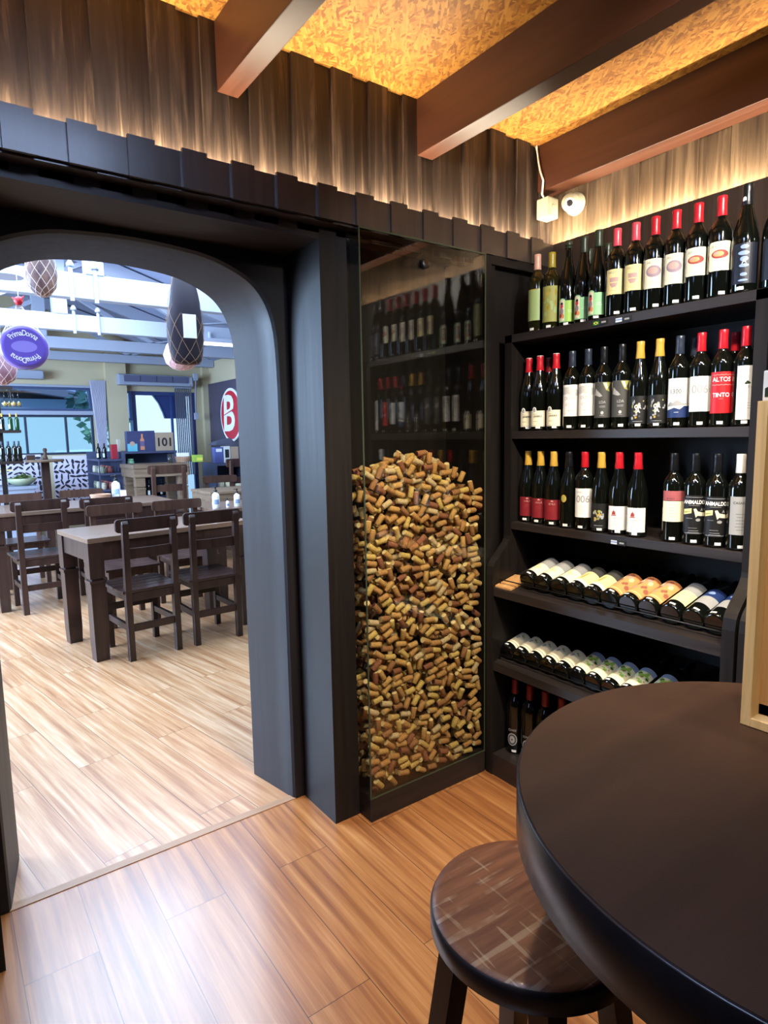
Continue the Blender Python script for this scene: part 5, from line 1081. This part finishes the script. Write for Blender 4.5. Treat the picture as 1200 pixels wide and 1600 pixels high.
# right counter with cartons
cY = 8.9; ca_ = onY(336, 724, cY); cz_ = ca_.z; cnt = thing('shop_counter', 'blue grey shelf counter with goods in front of the sign panel', 'counter', (ca_.x, cY, 0)); CW = XR-.04-ca_.x
for a in ((0, CW, 0, .55, cz_-.04, cz_), (0, .03, 0, .55, 0, cz_-.04), (CW-.03, CW, 0, .55, 0, cz_-.04), (.03, CW-.03, 0, .5, .72, .75), (.03, CW-.03, .5, .53, 0, cz_-.04)): bm = bmesh.new(); box(bm, *a); obj('board', bm, gm, cnt)
pxbox('carton', 'blue carton with white print on the right counter', 'box', 336, 349, 695, 720, cY+.1, cz_+.0005, mat('blue_carton', (90, 100, 160), .5), deco=lambda t, w, d, h: obj('print', B(-w*.7, w*.7, -d/2-.003, -d/2-.0005, h*.7, h*.9), M['ink_white'], t), group='cartons on the right counter')
pxbox('carton', 'white carton with black pattern on the right counter', 'box', 350, 360, 694, 720, cY+.1, cz_+.0005, M['paper_white'], deco=lambda t, w, d, h: obj('print', B(-w*.6, w*.6, -d/2-.003, -d/2-.0005, h*.3, h*.8), M['ink'], t), group='cartons on the right counter')
pxbox('carton', 'kraft carton on the right counter next to the arch', 'box', 361, 373, 695, 720, cY+.1, cz_+.0005, kraft, group='cartons on the right counter')
pxbox('carton', 'lime green carton at the left end of the right counter', 'box', 338, 346, 0+712, 0+724, cY+.0, cz_+.0005, mat('lime_carton', (170, 200, 70), .5), .05) if False else None
bm = bmesh.new(); a = onY(345, 694, cY+.2); prism(bm, [(-.16, 0), (.16, .04), (.10, .10), (-.10, .05)], 'y', -.12, .12); bmesh.ops.translate(bm, verts=bm.verts, vec=(a.x, cY+.17, a.z-.012)); tag(obj('folded_flap_box', bm, mat('grey_flap', (90, 92, 110), .6)), 'grey open lid leaning over the blue carton', 'box lid')
for k in range(3):
    o = bpy.data.objects.new('wrapped_cheese', jar_me(M['paper_ivory'], .066, .12)); C.objects.link(o); o.location = (ca_.x+.12+.15*k, cY+.15, .7505); tag(o, ['white wrapped cheese under the right counter, left', 'white wrapped cheese under the right counter, middle', 'white wrapped cheese under the right counter, right'][k], 'cheese', 'wrapped cheeses')
# things on the high table
hz_ = 1.1705
def basket(label, loc, r, h, m, fill=None):
    t = thing('wicker_basket', label, 'basket', loc); bm = bmesh.new()
    for k in range(6): z = h*k/5; R = r*(.85+.15*k/5); tube(bm, [(R*1.3*math.cos(a), R*math.sin(a), z+.004) for a in [2*PI*i/24 for i in range(25)]], .006, 6)
    for i in range(20): a = 2*PI*i/20; tube(bm, [(r*.85*1.3*math.cos(a), r*.85*math.sin(a), 0), (r*1.3*math.cos(a), r*math.sin(a), h)], .004, 5)
    obj('weave', bm, m, t); bm = bmesh.new(); lathe(bm, [(r*.8, .001), (r*.84, .006)], 20); 
    for v in bm.verts: v.co.x *= 1.28
    obj('bottom', bm, m, t); return t
wick = mat('wicker', (176, 136, 110), .7)
p = onY(286, 722, 8.8); basket('wicker basket of napkins on the weathered high table', (p.x, 8.8, hz_+.004), .08, .07, wick)
bm = bmesh.new(); box(bm, p.x-.08, p.x+.08, 8.76, 8.84, hz_+.012, hz_+.135, bev=.01); tag(obj('napkin_stack', bm, M['ink_white']), 'stack of white napkins standing in the wicker basket', 'napkins')
for i, px_ in enumerate((266, 271)): q = onY(px_, 720, 8.7); t = thing('drinking_glass', ['clear drinking glass left of the napkin basket', 'second clear drinking glass left of the napkin basket'][i], 'glass', (q.x, 8.7+.1*i, hz_)); bm = bmesh.new(); lathe(bm, [(.028, 0), (.034, .003), (.036, .12), (.034, .12), (.031, .006)], 18); obj('glass_body', bm, M['glass'], t)
q = onY(318, 720, 8.75); simple('small_carton', 'lime and yellow carton on the weathered high table', 'box', q.x-.16, q.x-.02, 8.72, .08, hz_, hz_+.10, mat('lime_carton', (160, 190, 80), .5), deco=lambda t, w, d, h: obj('yellow_band', B(-w*.2, w*.98, -d/2-.003, -d/2-.0005, .02, h*.6), mat('yellow_print', (220, 215, 90), .5), t))
# dispenser bottles
def dispenser(x, y, z, h, label, grp, clear=False):
    t = thing('dispenser_bottle', label, 'bottle', (x, y, z), 0, grp); r = h*.17; bm = bmesh.new(); lathe(bm, [(r*.92, 0), (r, .004), (r, h*.58), (r*.85, h*.66), (r*.42, h*.72), (r*.40, h*.78)], 20); obj('bottle_body', bm, M['ink_white'], t)
    bm = bmesh.new(); lathe(bm, [(r*.5, h*.76), (r*.5, h*.84), (r*.2, h*.86), (r*.2, h*.95), (r*.4, h*.96), (r*.4, h)], 14); tube(bm, [(0, 0, h*.97), (-r*.9, 0, h*.97), (-r*1.0, 0, h*.94)], r*.14, 6); obj('pump', bm, M['black'], t)
    bm = bmesh.new(); lathe(bm, [(r+.0006, h*.2), (r+.0006, h*.42)], 8, a0=PI*1.2, a1=PI*1.7); obj('printed_mark', bm, M['ink_ice'], t)
for px_, Y, h, l in ((338, 5.52, .20, 'white pump bottle, tallest on the table by the jamb'), (356, 5.50, .09, 'small white dropper bottle between the two pump bottles'), (371, 5.52, .17, 'white pump bottle next to the arch jamb')):
    q = onY(px_, 795, Y); dispenser(q.x, Y, .8585, h, l, 'dispenser bottles by the jamb')
q = onY(182, 775, 6.95); dispenser(q.x, 6.95, .8855, .25, 'white pump bottle on the second table', 'dispenser bottles on the second table')
q = onY(192, 775, 6.9); simple('salt_box', 'small white block beside the white pump bottle on the second table', 'box', q.x-.025, q.x+.025, 6.85, .05, .8855, .975, M['ink_white'])
q = onY(157, 773, 6.9); basket('pale basket on the second table', (q.x, 6.9, .8895), .075, .05, wick)
# far-left drinks rack and high pedestal table
Yr = 8.15; xr = onY(33, 671, Yr).x; rk = thing('drinks_rack', 'dark drinks rack with bottles at the left edge', 'rack', (xr-1.0, Yr, 0))
z1_, z2_, z3_ = onY(20, 672, Yr).z, onY(20, 721, Yr).z, onY(20, 604, Yr).z
for zz, w in ((z1_, 1.0), (z2_, 1.0), (z3_, .95)): bm = bmesh.new(); box(bm, 0, w, 0, .3, zz-.03, zz); obj('shelf_board', bm, M['black_wood_x'], rk)
for x in (0, .78): bm = bmesh.new(); box(bm, x, x+.05, .12, .17, 0, z3_-.03); obj('post', bm, M['black_wood'], rk)
for i, px_ in enumerate((4, 17, 27)): q = onY(px_, 668, Yr+.08); bottle('bord', 'cap_gold', 'plainwhite' if i < 2 else None, ['dark bottle with pale label on the upper rack board, leftmost', 'green bottle with pale label on the upper rack board, middle', 'green bottle without label on the upper rack board, right'][i], 'bottles on the upper rack board', (q.x, Yr+.08, z1_+.0005), .3, glass_='bottle_green' if i else 'bottle', sticker=False, sc=.62)
for i, px_ in enumerate((4.5, 14.5, 24, 31)): q = onY(px_, 717, Yr+.08); bottle('bord', 'cap_navy', 'roundel', f'dark bottle with oval pale label on the lower rack board, {ORD[i]} from the left', 'bottles on the lower rack board', (q.x, Yr+.08, z2_+.0005), .3, sticker=False, sc=.75)
for i, px_ in enumerate((5, 12, 19, 27)):
    q = onY(px_, 608, Yr+.1+.03*(i % 2)); t = thing('wine_glass', f'stemmed glass hanging upside down under the rack, {ORD[i]} from the left', 'wine glass', (q.x, Yr+.1+.03*(i % 2), z3_-.03), 0, 'hanging wine glasses'); bm = bmesh.new(); lathe(bm, [(.035, 0), (.035, -.004), (.005, -.008), (.004, -.09), (.030, -.11), (.038, -.15), (.034, -.20), (.032, -.20)], 16, mi=0); obj('glass_body', bm, M['glass'], t, recalc=True)
    bm = bmesh.new(); bmesh.ops.create_icosphere(bm, subdivisions=1, radius=.026); bmesh.ops.translate(bm, verts=bm.verts, vec=(0, 0, -.155)); obj('amber_tint', bm, mat('amber', (200, 170, 100), .4), t)
Yp = 8.75; pa, pb = onY(38, 719, Yp), onY(100, 717, Yp); pc = (pa.x+pb.x)/2; pr2 = (pb.x-pa.x)/2
t = thing('pedestal_table', 'high round pedestal table before the street window', 'table', (pc, Yp, 0), 0, 'high tables by the window'); bm = bmesh.new(); lathe(bm, [(pr2-.01, pa.z-.03), (pr2, pa.z-.025), (pr2, pa.z-.004), (pr2-.006, pa.z)], 40); obj('table_top', bm, M['old_table'], t)
bm = bmesh.new(); box(bm, -.045, .045, -.045, .045, .03, pa.z-.03); obj('post', bm, M['chair'], t); bm = bmesh.new(); lathe(bm, [(.2, 0), (.2, .02), (.06, .035)], 28); obj('foot', bm, M['chair'], t)
q = onY(71, 715, Yp); t = thing('pepper_mill', 'dark wooden pepper mill on the high round table', 'pepper mill', (q.x, Yp, pa.z+.0005)); bm = bmesh.new(); lathe(bm, [(.028, 0), (.03, .01), (.018, .05), (.024, .08), (.016, .095), (.026, .11), (.02, .135), (.004, .14)], 18); obj('mill_body', bm, M['chair_b'], t)
q = onY(47, 716, Yp); simple('wooden_caddy', 'small brown wooden caddy on the high round table', 'caddy', q.x-.04, q.x+.05, Yp-.05, .1, pa.z+.0005, pa.z+.06, M['chair_b'])
Yc = 9.4; ca2, cb2 = onY(0, 762, Yc), onY(60, 765, Yc); t = thing('buffet_counter', 'low white topped buffet counter at the left', 'counter', (ca2.x-.8, Yc, 0)); zc = ca2.z; bm = bmesh.new(); box(bm, 0, cb2.x-ca2.x+.8, 0, .6, zc-.04, zc, bev=.003); obj('counter_top', bm, M['white'], t); bm = bmesh.new(); box(bm, .03, cb2.x-ca2.x+.76, .03, .57, 0, zc-.04); obj('cabinet', bm, M['white'], t)
q = onY(34, 752, Yc+.2); t = thing('salad_bowl', 'glass bowl of green leaves on the white buffet counter', 'bowl', (q.x, Yc+.2, zc+.0005)); bm = bmesh.new(); lathe(bm, [(.08, 0), (.16, .05), (.19, .10), (.185, .10), (.155, .052), (.078, .006)], 28); obj('bowl_body', bm, mat('bowl_glass', (170, 180, 150), .2), t)
bm = bmesh.new(); rs = random.Random(4)
for k in range(60): a, r_ = rs.uniform(0, 6.28), rs.uniform(0, .13); c = Vector((r_*math.cos(a), r_*math.sin(a), .085+rs.uniform(0, .05))); u = Vector((rs.gauss(0, 1), rs.gauss(0, 1), rs.gauss(0, .4))).normalized()*.04; w = u.cross(Vector((rs.gauss(0, .3), rs.gauss(0, .3), 1))).normalized()*.022; bm.faces.new([bm.verts.new(c+x) for x in (u, w, -u, -w)])
obj('leaves', bm, mat('salad', (130, 150, 90), .6), t)
q = onY(15, 735, Yc+.3); t = thing('serving_tray', 'pale tray of small items on a dark stand at the left edge', 'tray', (q.x-.22, Yc+.3, zc+.0005)); bm = bmesh.new(); box(bm, -.35, .25, -.12, .12, .20, .215, bev=.003); obj('tray_board', bm, M['paper_cream'], t); bm = bmesh.new(); box(bm, -.2, .05, -.08, .08, 0, .2); obj('stand', bm, mat('teal_stand', (50, 70, 90), .5), t)

# ------------------------------------------------------------------ lamp names, added fills included
for o in bpy.data.objects:
    if o.type == 'LIGHT': o.name = o.name.split('.')[0]+('' if '.' not in o.name else '.'+o.name.split('.')[1])

# fluorescent fitting at the right end of the trusses
a, b = onY(316, 537, 7.39), onY(372, 545, 7.39)
t = thing('fluorescent_lamp', 'lit white fluorescent tube lamp at the right beside the violet ham', 'lamp', (a.x, 7.388, b.z+.02)); bm = bmesh.new(); box(bm, 0, b.x-a.x+.25, -.06, .06, .035, .075, bev=.004); obj('housing', bm, M['white'], t)
bm = bmesh.new(); tube(bm, [(.02, 0, .015), (b.x-a.x+.23, 0, .015)], .018, 10); obj('lit_tube', bm, mat('lit_tube', (255, 255, 255), .5, emit=(240, 246, 255), es=3), t)
bm = bmesh.new()
for x in (.1, .5): box(bm, x, x+.02, .02, .06, .075, .16)
obj('bracket', bm, M['white'], t)
